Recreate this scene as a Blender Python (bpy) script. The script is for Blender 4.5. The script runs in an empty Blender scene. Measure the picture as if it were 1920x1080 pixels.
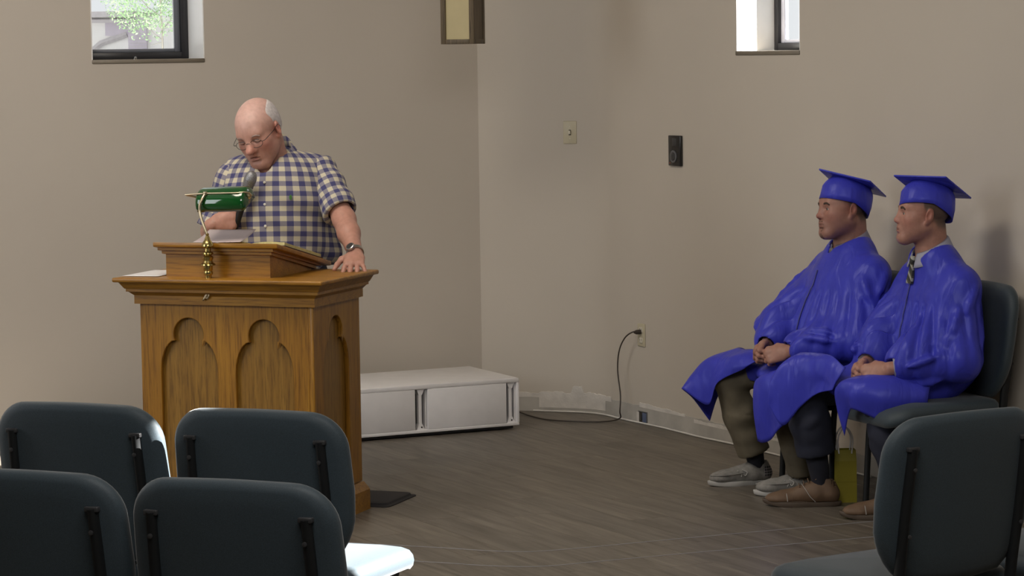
import bpy, bmesh, math, random
import numpy as np
from mathutils import Vector, Matrix, Euler

random.seed(7)
SC = bpy.context.scene
COL = SC.collection
rad = math.radians

# ------------------------------------------------------------------ camera
cam_d = bpy.data.cameras.new('camera')
cam = bpy.data.objects.new('camera', cam_d)
COL.objects.link(cam)
SC.camera = cam
FPX, PITCH, ROLL = 5000.0, math.atan(445 / 5000.0), 0.014
cam_d.sensor_width = 36.0
cam_d.lens = FPX / 1920.0 * 36.0
cam_d.clip_end = 400
_f = Vector((0, math.cos(PITCH), -math.sin(PITCH)))
_r = Vector((1, 0, 0)); _u = Vector((0, math.sin(PITCH), math.cos(PITCH)))
_R = _r * math.cos(ROLL) - _u * math.sin(ROLL)
_U = _u * math.cos(ROLL) + _r * math.sin(ROLL)
cam.matrix_world = Matrix(((_R.x, _U.x, -_f.x, 0), (_R.y, _U.y, -_f.y, 0), (_R.z, _U.z, -_f.z, 1.85), (0, 0, 0, 1)))

# ------------------------------------------------------------------ light, sky, exposure
SC.view_settings.view_transform = 'Standard'
SC.view_settings.look = 'None'
SC.view_settings.exposure = 0.22
SC.view_settings.gamma = 1.0
SC.view_settings.use_curve_mapping = False
world = bpy.data.worlds.new('overcast_sky'); SC.world = world
world.use_nodes = True
bg = world.node_tree.nodes['Background']
bg.inputs[0].default_value = (0.93, 0.97, 1.0, 1)
bg.inputs[1].default_value = 0.76
SC.cycles.max_bounces = 6
SC.cycles.diffuse_bounces = 4
SC.cycles.glossy_bounces = 3
SC.cycles.transparent_max_bounces = 8
SC.cycles.caustics_reflective = False
SC.cycles.caustics_refractive = False
SC.cycles.sample_clamp_indirect = 4.0
SC.cycles.use_denoising = True


def area(name, loc, target, size, energy, color, sy=None):
    d = bpy.data.lights.new(name, 'AREA')
    d.energy = energy; d.color = color
    d.shape = 'RECTANGLE'; d.size = size; d.size_y = sy or size
    o = bpy.data.objects.new(name, d); COL.objects.link(o)
    o.location = loc
    o.rotation_euler = (Vector(target) - Vector(loc)).to_track_quat('-Z', 'Y').to_euler()
    return o


sun_d = bpy.data.lights.new('sun', 'SUN'); sun_d.energy = 44.0; sun_d.angle = rad(0.53); sun_d.color = (1.0, 0.97, 0.92)
sun = bpy.data.objects.new('sun', sun_d); COL.objects.link(sun)
SUN_FROM = Vector((0.84, 0.0, 0.52)).normalized()          # direction towards the sun
sun.rotation_euler = (-SUN_FROM).to_track_quat('-Z', 'Y').to_euler()
area('side_window_daylight', (-5.2, 8.6, 2.3), (0.2, 12.2, 1.1), 2.6, 74, (0.92, 0.96, 1.0), 2.2)
area('ceiling_panel_stage', (-1.7, 9.4, 4.0), (-1.5, 11.2, 0), 1.8, 76, (1.0, 0.89, 0.76), 1.2)
area('fill_hall', (0.0, 4.6, 4.0), (-0.6, 10.2, 0.5), 2.8, 118, (1.0, 0.96, 0.91), 2.0)  # fill light added from the audience side, no known fixture


# ------------------------------------------------------------------ materials
def lin(h):
    c = [int(h[i:i + 2], 16) / 255.0 for i in (0, 2, 4)]
    return tuple((x / 12.92 if x <= 0.04045 else ((x + 0.055) / 1.055) ** 2.4) for x in c)


def col4(c):
    return (c[0], c[1], c[2], 1.0)


class NT:
    def __init__(s, name):
        s.m = bpy.data.materials.new(name); s.m.use_nodes = True
        s.t = s.m.node_tree; s.b = s.t.nodes['Principled BSDF']

    def n(s, typ, **kw):
        nd = s.t.nodes.new('ShaderNode' + typ)
        for k, v in kw.items():
            if k.startswith('i_'):
                nd.inputs[k[2:].replace('_', ' ')].default_value = v
            else:
                setattr(nd, k, v)
        return nd

    def l(s, a, b):
        s.t.links.new(a, b)

    def set(s, **kw):
        for k, v in kw.items():
            s.b.inputs[k.replace('_', ' ')].default_value = v
        return s

    def ramp(s, stops, src=None):
        r = s.n('ValToRGB'); e = r.color_ramp.elements
        while len(e) < len(stops):
            e.new(0.5)
        for i, (p, c) in enumerate(stops):
            e[i].position = p; e[i].color = col4(c)
        if src is not None:
            s.l(src, r.inputs[0])
        return r

    def mix(s, a, b, fac, mode='MIX'):
        m = s.n('Mix', data_type='RGBA', blend_type=mode)
        for sock, v in ((m.inputs[0], fac), (m.inputs[6], a), (m.inputs[7], b)):
            if hasattr(v, 'is_output'):
                s.l(v, sock)
            elif isinstance(v, (int, float)):
                sock.default_value = v
            else:
                sock.default_value = col4(v)
        return m.outputs[2]

    def math(s, op, a, b=None, c=None):
        m = s.n('Math', operation=op)
        for i, v in enumerate((a, b, c)):
            if v is None:
                continue
            if hasattr(v, 'is_output'):
                s.l(v, m.inputs[i])
            else:
                m.inputs[i].default_value = v
        return m.outputs[0]

    def bump(s, h, strength=0.3, dist=0.01):
        b = s.n('Bump'); b.inputs['Strength'].default_value = strength; b.inputs['Distance'].default_value = dist
        s.l(h, b.inputs['Height']); s.l(b.outputs[0], s.b.inputs['Normal'])

    def coords(s, which='Object', scale=(1, 1, 1), rot=(0, 0, 0)):
        tc = s.n('TexCoord'); mp = s.n('Mapping')
        mp.inputs['Scale'].default_value = scale; mp.inputs['Rotation'].default_value = rot
        s.l(tc.outputs[which], mp.inputs[0])
        return mp.outputs[0]

    def noise(s, vec, scale=5, detail=3, rough=0.5, dist=0.0):
        n = s.n('TexNoise'); n.inputs['Scale'].default_value = scale; n.inputs['Detail'].default_value = detail
        n.inputs['Roughness'].default_value = rough; n.inputs['Distortion'].default_value = dist
        if vec is not None:
            s.l(vec, n.inputs['Vector'])
        return n.outputs[0]


def plain(name, c, rough=0.5, metal=0.0, var=0.08, vscale=12, spec=0.5, bump=0.0, coat=0.0):
    t = NT(name)
    v = t.noise(t.coords('Object'), vscale, 3)
    lo = tuple(x * (1 - var) for x in c); hi = tuple(min(1, x * (1 + var)) for x in c)
    r = t.ramp([(0.3, lo), (0.7, hi)], v)
    t.l(r.outputs[0], t.b.inputs['Base Color'])
    t.set(Roughness=rough, Metallic=metal, Specular_IOR_Level=spec, Coat_Weight=coat)
    if bump:
        t.bump(t.noise(t.coords('Object'), vscale * 8, 2), bump, 0.004)
    return t.m


def wood(name, c1, c2, c3, axis='Z', scale=1.0, rough=0.42, coat=0.15):
    """straight oak grain running along one object axis"""
    t = NT(name)
    sc = {'X': (1.2, 26, 26), 'Y': (26, 1.2, 26), 'Z': (26, 26, 1.2)}[axis]
    v = t.coords('Object', tuple(k * scale for k in sc))
    a = t.noise(v, 1.0, 5, 0.62, 0.6)
    sc2 = tuple(k * scale * 5 for k in sc)
    b = t.noise(t.coords('Object', sc2), 1.0, 3, 0.7)
    big = t.noise(t.coords('Object', (2, 2, .7)), 1.5, 2)
    r = t.ramp([(0.28, c1), (0.5, c2), (0.72, c3)], a)
    pores = t.ramp([(0.36, tuple(x * .62 for x in c1)), (0.52, (1, 1, 1))], b)
    c = t.mix(r.outputs[0], pores.outputs[0], 0.45, 'MULTIPLY')
    c = t.mix(c, t.ramp([(0.3, (.86, .84, .8)), (0.7, (1.06, 1.04, 1.0))], big).outputs[0], 0.8, 'MULTIPLY')
    t.l(c, t.b.inputs['Base Color'])
    t.set(Roughness=rough, Coat_Weight=coat, Coat_Roughness=0.3)
    t.bump(b, 0.12, 0.001)
    return t.m


# ------------------------------------------------------------------ mesh helpers
def tag(o, label=None, cat=None, group=None, kind=None):
    if label: o['label'] = label
    if cat: o['category'] = cat
    if group: o['group'] = group
    if kind: o['kind'] = kind
    return o


def empty(name, loc=(0, 0, 0), rz=0.0, label=None, cat=None, group=None):
    o = bpy.data.objects.new(name, None); COL.objects.link(o)
    o.empty_display_size = 0.05
    o.location = loc; o.rotation_euler = (0, 0, rz)
    return tag(o, label, cat, group)


def link_mesh(name, me, mat=None, parent=None):
    o = bpy.data.objects.new(name, me); COL.objects.link(o)
    if mat is not None and len(me.materials) == 0:
        me.materials.append(mat)
    if parent is not None:
        o.parent = parent
    return o


def mesh(name, verts, faces, mat=None, parent=None, smooth=False, sharp=None):
    me = bpy.data.meshes.new(name)
    me.from_pydata([tuple(v) for v in verts], [], [tuple(f) for f in faces])
    me.update()
    if smooth:
        me.shade_smooth()
        if sharp:
            me.set_sharp_from_angle(angle=rad(sharp))
    return link_mesh(name, me, mat, parent)


def frombm(name, bm, mat=None, parent=None, smooth=False, sharp=40):
    bmesh.ops.recalc_face_normals(bm, faces=bm.faces)
    me = bpy.data.meshes.new(name); bm.to_mesh(me); bm.free()
    if smooth:
        me.shade_smooth()
        if sharp:
            me.set_sharp_from_angle(angle=rad(sharp))
    return link_mesh(name, me, mat, parent)


def bm_box(bm, lo, hi, bevel=0.0, seg=2, mat=None):
    r = bmesh.ops.create_cube(bm, size=1.0)
    vs = r['verts']
    for v in vs:
        v.co = Vector([(lo[i] + hi[i]) / 2 + v.co[i] * (hi[i] - lo[i]) for i in range(3)])
    if bevel > 0:
        es = list({e for v in vs for e in v.link_edges})
        r2 = bmesh.ops.bevel(bm, geom=es, offset=bevel, segments=seg, profile=0.5, affect='EDGES')
        vs = [v for v in {v for f in r2['faces'] for v in f.verts} | {v for v in vs if v.is_valid}]
    if mat is not None:
        bmesh.ops.transform(bm, matrix=mat, verts=[v for v in vs if v.is_valid])
    return vs


def box(name, lo, hi, mat, parent=None, bevel=0.0, seg=2, smooth=True):
    bm = bmesh.new(); bm_box(bm, lo, hi, bevel, seg)
    return frombm(name, bm, mat, parent, smooth and bevel > 0, 50)


def lathe(name, prof, mat, parent=None, seg=24, M=None, sharp=35):
    """prof: list of (radius, z)"""
    V, Fc = [], []
    for r, z in prof:
        for i in range(seg):
            a = 2 * math.pi * i / seg
            V.append(Vector((r * math.cos(a), r * math.sin(a), z)))
    n = len(prof)
    for j in range(n - 1):
        for i in range(seg):
            k = (i + 1) % seg
            Fc.append((j * seg + i, j * seg + k, (j + 1) * seg + k, (j + 1) * seg + i))
    Fc.append(tuple(reversed(range(seg)))); Fc.append(tuple(range((n - 1) * seg, n * seg)))
    if M is not None:
        V = [M @ v for v in V]
    return mesh(name, V, Fc, mat, parent, True, sharp)


def catmull(P, n=8):
    P = [Vector(p) for p in P]
    Q = [P[0] * 2 - P[1]] + P + [P[-1] * 2 - P[-2]]
    out = []
    for i in range(1, len(Q) - 2):
        a, b, c, d = Q[i - 1:i + 3]
        for k in range(n):
            t = k / n
            out.append(0.5 * ((2 * b) + (c - a) * t + (2 * a - 5 * b + 4 * c - d) * t * t + (3 * b - a - 3 * c + d) * t ** 3))
    out.append(P[-1])
    return out


def tube_geo(path, r, seg=10, flat=None):
    """rings along a path; r is a number or a list; returns verts, faces"""
    path = [Vector(p) for p in path]
    n = len(path)
    V, Fc = [], []
    t0 = (path[1] - path[0]).normalized()
    ref = Vector((0, 0, 1)) if abs(t0.z) < 0.9 else Vector((0, 1, 0))
    nx = (ref - t0 * ref.dot(t0)).normalized()
    for i, p in enumerate(path):
        t = (path[min(i + 1, n - 1)] - path[max(i - 1, 0)]).normalized()
        nx = (nx - t * nx.dot(t)).normalized()
        ny = t.cross(nx)
        rr = r[i] if hasattr(r, '__len__') else r
        for k in range(seg):
            a = 2 * math.pi * k / seg
            V.append(p + nx * (math.cos(a) * rr * (flat or 1)) + ny * (math.sin(a) * rr))
    for j in range(n - 1):
        for k in range(seg):
            m = (k + 1) % seg
            Fc.append((j * seg + k, j * seg + m, (j + 1) * seg + m, (j + 1) * seg + k))
    Fc.append(tuple(reversed(range(seg)))); Fc.append(tuple(range((n - 1) * seg, n * seg)))
    return V, Fc


def tube(name, path, r, mat, parent=None, seg=10, smooth_path=0, flat=None):
    if smooth_path:
        path = catmull(path, smooth_path)
    V, Fc = tube_geo(path, r, seg, flat)
    return mesh(name, V, Fc, mat, parent, True, 60)


def join_geo(parts):
    V, Fc = [], []
    for v, f in parts:
        o = len(V); V += list(v); Fc += [tuple(i + o for i in q) for q in f]
    return V, Fc


def prism(name, poly, z0, z1, mat, parent=None, M=None):
    """extrude a plan polygon (counter-clockwise) from z0 to z1"""
    n = len(poly)
    V = [Vector((p[0], p[1], z0)) for p in poly] + [Vector((p[0], p[1], z1)) for p in poly]
    Fc = [tuple(reversed(range(n))), tuple(range(n, 2 * n))]
    Fc += [(i, (i + 1) % n, n + (i + 1) % n, n + i) for i in range(n)]
    if M is not None:
        V = [M @ v for v in V]
    return mesh(name, V, Fc, mat, parent)


# ------------------------------------------------------------------ implicit surfaces (bodies and cloth)
class Field:
    def __init__(s, lo, hi, h, fine=None, hf=None):
        """fine: list of boxes (lo,hi) whose intervals get spacing hf"""
        s.ax = []
        for i in range(3):
            xs = [lo[i]]
            while xs[-1] < hi[i]:
                st = h
                if fine:
                    for a, b in fine:
                        if a[i] - h <= xs[-1] <= b[i]:
                            st = hf
                xs.append(xs[-1] + st)
            s.ax.append(np.array(xs, dtype=np.float32))
        s.V = np.full([len(a) for a in s.ax], 0.5, dtype=np.float32)

    def sl(s, lo, hi):
        S, G = [], []
        for i in range(3):
            a = max(0, int(np.searchsorted(s.ax[i], lo[i])) - 1); b = min(len(s.ax[i]), int(np.searchsorted(s.ax[i], hi[i])) + 1)
            S.append(slice(a, b)); shp = [1, 1, 1]; shp[i] = -1
            G.append(s.ax[i][a:b].reshape(shp))
        return tuple(S), G

    def add(s, prim, k=0.0):
        d, lo, hi = prim
        m = k + 0.012
        S, G = s.sl([x - m for x in lo], [x + m for x in hi])
        if s.V[S].size == 0: return s
        b = d(*G); a = s.V[S]
        if k > 0:
            h = np.maximum(k - np.abs(a - b), 0) / k
            s.V[S] = np.minimum(a, b) - h * h * k * 0.25
        else:
            s.V[S] = np.minimum(a, b)
        return s

    def cut(s, prim, k=0.0):
        d, lo, hi = prim
        m = k + 0.012
        S, G = s.sl([x - m for x in lo], [x + m for x in hi])
        if s.V[S].size == 0: return s
        b = -d(*G); a = s.V[S]
        if k > 0:
            h = np.maximum(k - np.abs(a - b), 0) / k
            s.V[S] = np.maximum(a, b) + h * h * k * 0.25
        else:
            s.V[S] = np.maximum(a, b)
        return s

    def disp(s, fn, lo, hi):
        """V -= fn(x,y,z): positive values swell the surface"""
        S, G = s.sl(lo, hi)
        s.V[S] -= fn(*G).astype(np.float32)
        return s

    def nets(s, relax=1):
        V = s.V; inside = V < 0
        nx, ny, nz = V.shape
        cnt = np.zeros((nx - 1, ny - 1, nz - 1), dtype=np.int8)
        offs = [(i, j, k) for i in (0, 1) for j in (0, 1) for k in (0, 1)]
        for i, j, k in offs:
            cnt += inside[i:nx - 1 + i, j:ny - 1 + j, k:nz - 1 + k]
        act = (cnt > 0) & (cnt < 8)
        idx = np.argwhere(act)
        vid = np.full(act.shape, -1, dtype=np.int64); vid[act] = np.arange(len(idx))
        c = {o: V[idx[:, 0] + o[0], idx[:, 1] + o[1], idx[:, 2] + o[2]] for o in offs}
        acc = np.zeros((len(idx), 3)); num = np.zeros(len(idx))
        for a in range(3):
            for o in offs:
                if o[a] == 1: continue
                p = list(o); p[a] = 1; p = tuple(p)
                va, vb = c[o], c[p]
                x = (va < 0) != (vb < 0)
                den = np.where(x, va - vb, 1.0)
                t = np.where(x, va / den, 0)
                pos = np.repeat(np.array(o, float)[None], len(idx), 0); pos[:, a] += t
                acc[x] += pos[x]; num[x] += 1
        g = idx + acc / num[:, None]
        P = np.stack([np.interp(g[:, i], np.arange(len(s.ax[i])), s.ax[i]) for i in range(3)], 1)
        quads = []
        for a in range(3):
            b, d = (a + 1) % 3, (a + 2) % 3
            s0 = [slice(None)] * 3; s1 = [slice(None)] * 3
            s0[a] = slice(0, -1); s1[a] = slice(1, None)
            fl = inside[tuple(s0)] != inside[tuple(s1)]
            e = np.argwhere(fl)
            e = e[(e[:, b] > 0) & (e[:, d] > 0) & (e[:, b] < V.shape[b] - 1) & (e[:, d] < V.shape[d] - 1)]
            first = inside[e[:, 0], e[:, 1], e[:, 2]]
            q = []
            for db, dd in ((1, 1), (0, 1), (0, 0), (1, 0)):
                f = e.copy(); f[:, b] -= db; f[:, d] -= dd
                q.append(vid[f[:, 0], f[:, 1], f[:, 2]])
            q = np.stack(q, 1)
            q[~first] = q[~first][:, ::-1]
            quads.append(q)
        Q = np.concatenate(quads)
        Q = Q[(Q >= 0).all(1)]
        E = np.concatenate([Q[:, [0, 1]], Q[:, [1, 2]], Q[:, [2, 3]], Q[:, [3, 0]]])
        for _ in range(relax):
            sm = np.zeros_like(P); n = np.zeros(len(P))
            np.add.at(sm, E[:, 0], P[E[:, 1]]); np.add.at(n, E[:, 0], 1)
            np.add.at(sm, E[:, 1], P[E[:, 0]]); np.add.at(n, E[:, 1], 1)
            P = P * 0.45 + 0.55 * sm / np.maximum(n, 1)[:, None]
        return P, Q


def np_mesh(name, P, Q, mat, parent=None, col=None, uv=None):
    me = bpy.data.meshes.new(name)
    n, m = len(P), len(Q); w = Q.shape[1]
    me.vertices.add(n); me.vertices.foreach_set('co', P.astype(np.float32).ravel())
    me.loops.add(m * w); me.loops.foreach_set('vertex_index', Q.astype(np.int32).ravel())
    me.polygons.add(m)
    me.polygons.foreach_set('loop_start', np.arange(0, m * w, w, dtype=np.int32))
    me.update(calc_edges=True); me.validate()
    me.shade_smooth()
    if col is not None:
        at = me.attributes.new('tint', 'FLOAT_COLOR', 'POINT')
        at.data.foreach_set('color', np.concatenate([col, np.ones((n, 1))], 1).astype(np.float32).ravel())
    if uv is not None:
        at = me.attributes.new('cloth_uv', 'FLOAT_VECTOR', 'POINT')
        at.data.foreach_set('vector', uv.astype(np.float32).ravel())
    return link_mesh(name, me, mat, parent)


def rc(a, b, ra, rb=None, nrm=None, fl=1.0):
    """tapered capsule; with nrm the section is flattened along nrm by fl"""
    a = np.array(a, float); b = np.array(b, float); rb = ra if rb is None else rb
    ab = b - a; L2 = float(ab @ ab) + 1e-12
    R = max(ra, rb)
    lo = np.minimum(a, b) - R; hi = np.maximum(a, b) + R
    if nrm is not None:
        nrm = np.array(nrm, float); nrm /= np.linalg.norm(nrm)

    def d(X, Y, Z):
        px, py, pz = X - a[0], Y - a[1], Z - a[2]
        t = np.clip((px * ab[0] + py * ab[1] + pz * ab[2]) / L2, 0, 1)
        wx, wy, wz = px - ab[0] * t, py - ab[1] * t, pz - ab[2] * t
        q = wx * wx + wy * wy + wz * wz
        if nrm is not None:
            c = wx * nrm[0] + wy * nrm[1] + wz * nrm[2]
            q = q + (fl * fl - 1) * c * c
        return np.sqrt(q) - (ra + (rb - ra) * t)
    return d, lo, hi


def ell(c, r, M=None):
    c = np.array(c, float); r = np.array(r, float)
    R = np.eye(3) if M is None else np.array(M, float)      # columns = local axes
    ext = np.sqrt(((R * r[None]) ** 2).sum(1))

    def d(X, Y, Z):
        px, py, pz = X - c[0], Y - c[1], Z - c[2]
        k0 = 0; k1 = 0
        for i in range(3):
            q = px * R[0, i] + py * R[1, i] + pz * R[2, i]
            k0 = k0 + (q / r[i]) ** 2; k1 = k1 + (q / (r[i] ** 2)) ** 2
        k0 = np.sqrt(k0); k1 = np.sqrt(k1) + 1e-9
        return k0 * (k0 - 1) / k1
    return d, c - ext, c + ext


def chain(F, pts, rs, k=0.004, nrm=None, fl=1.0):
    for i in range(len(pts) - 1):
        F.add(rc(pts[i], pts[i + 1], rs[i], rs[i + 1], nrm, fl), k)


def half(p, n, lo, hi):
    """half space on the +n side of p (inside a box)"""
    p = np.array(p, float); n = np.array(n, float); n /= np.linalg.norm(n)
    return (lambda X, Y, Z: -((X - p[0]) * n[0] + (Y - p[1]) * n[1] + (Z - p[2]) * n[2])), lo, hi


def rot3(yaw=0, pitch=0, roll=0):
    """pitch > 0 tips the face down, yaw > 0 turns to the own left, roll > 0 tips the crown to the own right"""
    return np.array((Matrix.Rotation(rad(yaw), 3, 'Z') @ Matrix.Rotation(rad(pitch), 3, 'Y') @ Matrix.Rotation(rad(roll), 3, 'X')))


def wob(X, Y, Z, f, seed):
    rs = np.random.RandomState(seed); o = 0
    for _ in range(4):
        k = rs.normal(size=3) * f; p = rs.uniform(0, 6.28)
        o = o + np.sin(X * k[0] + Y * k[1] + Z * k[2] + p)
    return o * 0.4
# ------------------------------------------------------------------ material library
M = {}
M['wall'] = plain('wall_paint', (0.545, 0.495, 0.430), 0.62, var=0.025, vscale=1.3, spec=0.35, bump=0.06)
M['drywall'] = plain('bare_drywall', (0.43, 0.41, 0.375), 0.85, var=0.12, vscale=9, spec=0.2)
M['plaster'] = plain('joint_compound', (0.62, 0.59, 0.55), 0.8, var=0.10, vscale=14, spec=0.2, bump=0.3)
M['reveal'] = plain('white_reveal', (0.88, 0.88, 0.87), 0.55, var=0.02)
M['ceiling'] = plain('ceiling_white', (0.62, 0.60, 0.56), 0.8, var=0.02)
M['subfloor'] = plain('subfloor', (0.05, 0.045, 0.04), 0.8)
M['frame'] = plain('window_frame_dark', (0.030, 0.030, 0.034), 0.4, var=0.1)
M['framelite'] = plain('window_frame_grey', (0.16, 0.17, 0.20), 0.45)
M['sill'] = plain('window_sill', (0.21, 0.18, 0.14), 0.5)
M['seam'] = plain('floor_seam_strip', (0.30, 0.30, 0.33), 0.4)
M['white'] = plain('white_paint', (0.80, 0.785, 0.79), 0.45, var=0.03)
M['black'] = plain('black_plastic', (0.012, 0.012, 0.013), 0.45)
M['blackmetal'] = plain('black_metal', (0.008, 0.009, 0.010), 0.5, spec=0.35)
M['rubber'] = plain('black_rubber', (0.020, 0.019, 0.022), 0.75, vscale=60)
M['chrome'] = plain('chrome', (0.62, 0.62, 0.62), 0.18, metal=1.0, var=0.02)
M['brass'] = plain('brass', (0.48, 0.37, 0.14), 0.22, metal=1.0, var=0.10, vscale=30)
M['brassl'] = plain('brass_pale', (0.60, 0.50, 0.34), 0.30, metal=1.0, var=0.08, vscale=30)
M['paper'] = plain('paper', (0.74, 0.72, 0.72), 0.7, var=0.02)
M['paperpink'] = plain('paper_pinkish', (0.60, 0.50, 0.50), 0.7, var=0.02)
M['almond'] = plain('almond_plastic', (0.52, 0.47, 0.34), 0.4, var=0.03)
M['almond2'] = plain('ivory_plastic', (0.64, 0.60, 0.50), 0.4, var=0.03)
M['slot'] = plain('slot_dark', (0.05, 0.04, 0.03), 0.6)
M['cord'] = plain('cord_brown', (0.045, 0.035, 0.028), 0.5)
M['cable'] = plain('cable_white', (0.66, 0.64, 0.60), 0.5)
M['blueb'] = plain('blue_box_plastic', (0.10, 0.13, 0.22), 0.5)
M['yellow'] = plain('yellow_paper', (0.28, 0.24, 0.016), 0.55, var=0.06, vscale=8)
M['gold'] = plain('gilt_page_edge', (0.56, 0.50, 0.20), 0.4, var=0.15, vscale=80)
M['leather'] = plain('brown_leather', (0.10, 0.055, 0.035), 0.5, var=0.2, vscale=60)
M['oakZ'] = wood('oak_upright', (0.235, 0.105, 0.009), (0.335, 0.155, 0.014), (0.40, 0.20, 0.020), 'Z')
M['oakX'] = wood('oak_across', (0.235, 0.105, 0.009), (0.335, 0.155, 0.014), (0.40, 0.20, 0.020), 'X')
M['oakY'] = wood('oak_deep', (0.235, 0.105, 0.009), (0.335, 0.155, 0.014), (0.40, 0.20, 0.020), 'Y')
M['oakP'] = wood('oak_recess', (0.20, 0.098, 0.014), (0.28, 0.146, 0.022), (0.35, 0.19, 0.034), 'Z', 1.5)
M['walnut'] = wood('dark_stained_wood', (0.060, 0.042, 0.022), (0.105, 0.078, 0.045), (0.15, 0.112, 0.068), 'Z', 1.3, 0.55, 0.0)
M['cream'] = plain('cream_panel', (0.47, 0.40, 0.22), 0.55, var=0.03)
M['gloss_black'] = plain('gloss_black', (0.012, 0.011, 0.011), 0.2)
M['greymid'] = plain('grey_plastic', (0.12, 0.12, 0.125), 0.4)
M['greydk'] = plain('grey_dark_plastic', (0.035, 0.035, 0.037), 0.4)
M['red'] = plain('red_lens', (0.25, 0.05, 0.02), 0.4)
M['tint'] = None


def glass_mat():
    t = NT('window_glass'); tr = t.n('BsdfTransparent'); gl = t.n('BsdfGlossy'); gl.inputs['Roughness'].default_value = 0.02
    mx = t.n('MixShader'); fr = t.n('LayerWeight')
    t.l(t.math('ADD', t.math('MULTIPLY', t.math('POWER', fr.outputs['Facing'], 5.0), .8), .035), mx.inputs[0]); t.l(tr.outputs[0], mx.inputs[1]); t.l(gl.outputs[0], mx.inputs[2])
    t.l(mx.outputs[0], t.t.nodes['Material Output'].inputs[0])
    return t.m


M['glass'] = glass_mat()


def plank_mat():
    t = NT('plank_vinyl_oak')
    oi = t.n('ObjectInfo'); tc = t.n('TexCoord')
    add = t.n('VectorMath', operation='ADD'); cmb = t.n('CombineXYZ')
    t.l(t.math('MULTIPLY', oi.outputs['Random'], 37.0), cmb.inputs[0]); t.l(t.math('MULTIPLY', oi.outputs['Random'], 91.0), cmb.inputs[1])
    t.l(tc.outputs['Object'], add.inputs[0]); t.l(cmb.outputs[0], add.inputs[1])
    mp = t.n('Mapping'); mp.inputs['Scale'].default_value = (2.2, 24, 20); t.l(add.outputs[0], mp.inputs[0])
    a = t.noise(mp.outputs[0], 1.0, 5, 0.6, 0.9)
    mp2 = t.n('Mapping'); mp2.inputs['Scale'].default_value = (2.0, 9, 9); t.l(add.outputs[0], mp2.inputs[0])
    b = t.noise(mp2.outputs[0], 1.2, 3, 0.5, 1.0)
    r = t.ramp([(0.25, (0.070, 0.060, 0.048)), (0.5, (0.140, 0.122, 0.100)), (0.75, (0.205, 0.182, 0.150))], a)
    k = t.ramp([(0.30, (0.66, 0.64, 0.62)), (0.55, (1.05, 1.04, 1.02))], b)
    c = t.mix(r.outputs[0], k.outputs[0], 0.7, 'MULTIPLY')
    tone = t.ramp([(0.0, (0.93, 0.93, 0.94)), (1.0, (1.06, 1.05, 1.04))], oi.outputs['Random'])
    c = t.mix(c, tone.outputs[0], 1.0, 'MULTIPLY')
    t.l(c, t.b.inputs['Base Color']); t.set(Roughness=0.40, Specular_IOR_Level=0.42)
    t.bump(a, 0.10, 0.001)
    return t.m


M['plank'] = plank_mat()

# ------------------------------------------------------------------ plan of the room
def dirv(deg):
    return Vector((math.cos(rad(deg)), -math.sin(rad(deg)), 0))


CORNER = Vector((-0.161, 13.711, 0))
DL = Vector((-math.cos(rad(27)), -math.sin(rad(27)), 0)); NL = Vector((0.454, -0.891, 0))
DC = dirv(18.0); NC = Vector((DC.y, -DC.x, 0))
DR = dirv(62.6); NR = Vector((DR.y, -DR.x, 0))
PR = Vector((0.972, 12.478, 0))
KINK = Vector((0.433, 13.518, 0))
CEIL = 4.15
TH = 0.27
# rounded bend between the centre facet and the right facet
RB = 0.34
tb = RB * math.tan(rad(44.6 / 2))
A0 = KINK - DC * tb
bc = A0 + NC * RB
bend = []
for i in range(11):
    a = rad(44.6) * i / 10
    n = NC * math.cos(a) + (-DC) * 0 + Vector((0, 0, 0))
    m = Matrix.Rotation(-a, 3, 'Z') @ (-NC)
    bend.append(bc + m * RB)
B0 = bend[-1]
S_R = (3.4 - B0.x) / DR.x
RC = B0 + DR * S_R                       # right facet meets the side wall
S_L = 5.9
LC = CORNER + DL * S_L
ROOM = [CORNER] + bend + [RC, Vector((3.4, -1.6, 0)), Vector((LC.x, -1.6, 0)), LC]     # clockwise seen from above


def wall_frame(P, D, N):
    """x along the wall, y outwards, z up"""
    return Matrix(((D.x, -N.x, 0, P.x), (D.y, -N.y, 0, P.y), (0, 0, 1, 0), (0, 0, 0, 1)))


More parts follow.
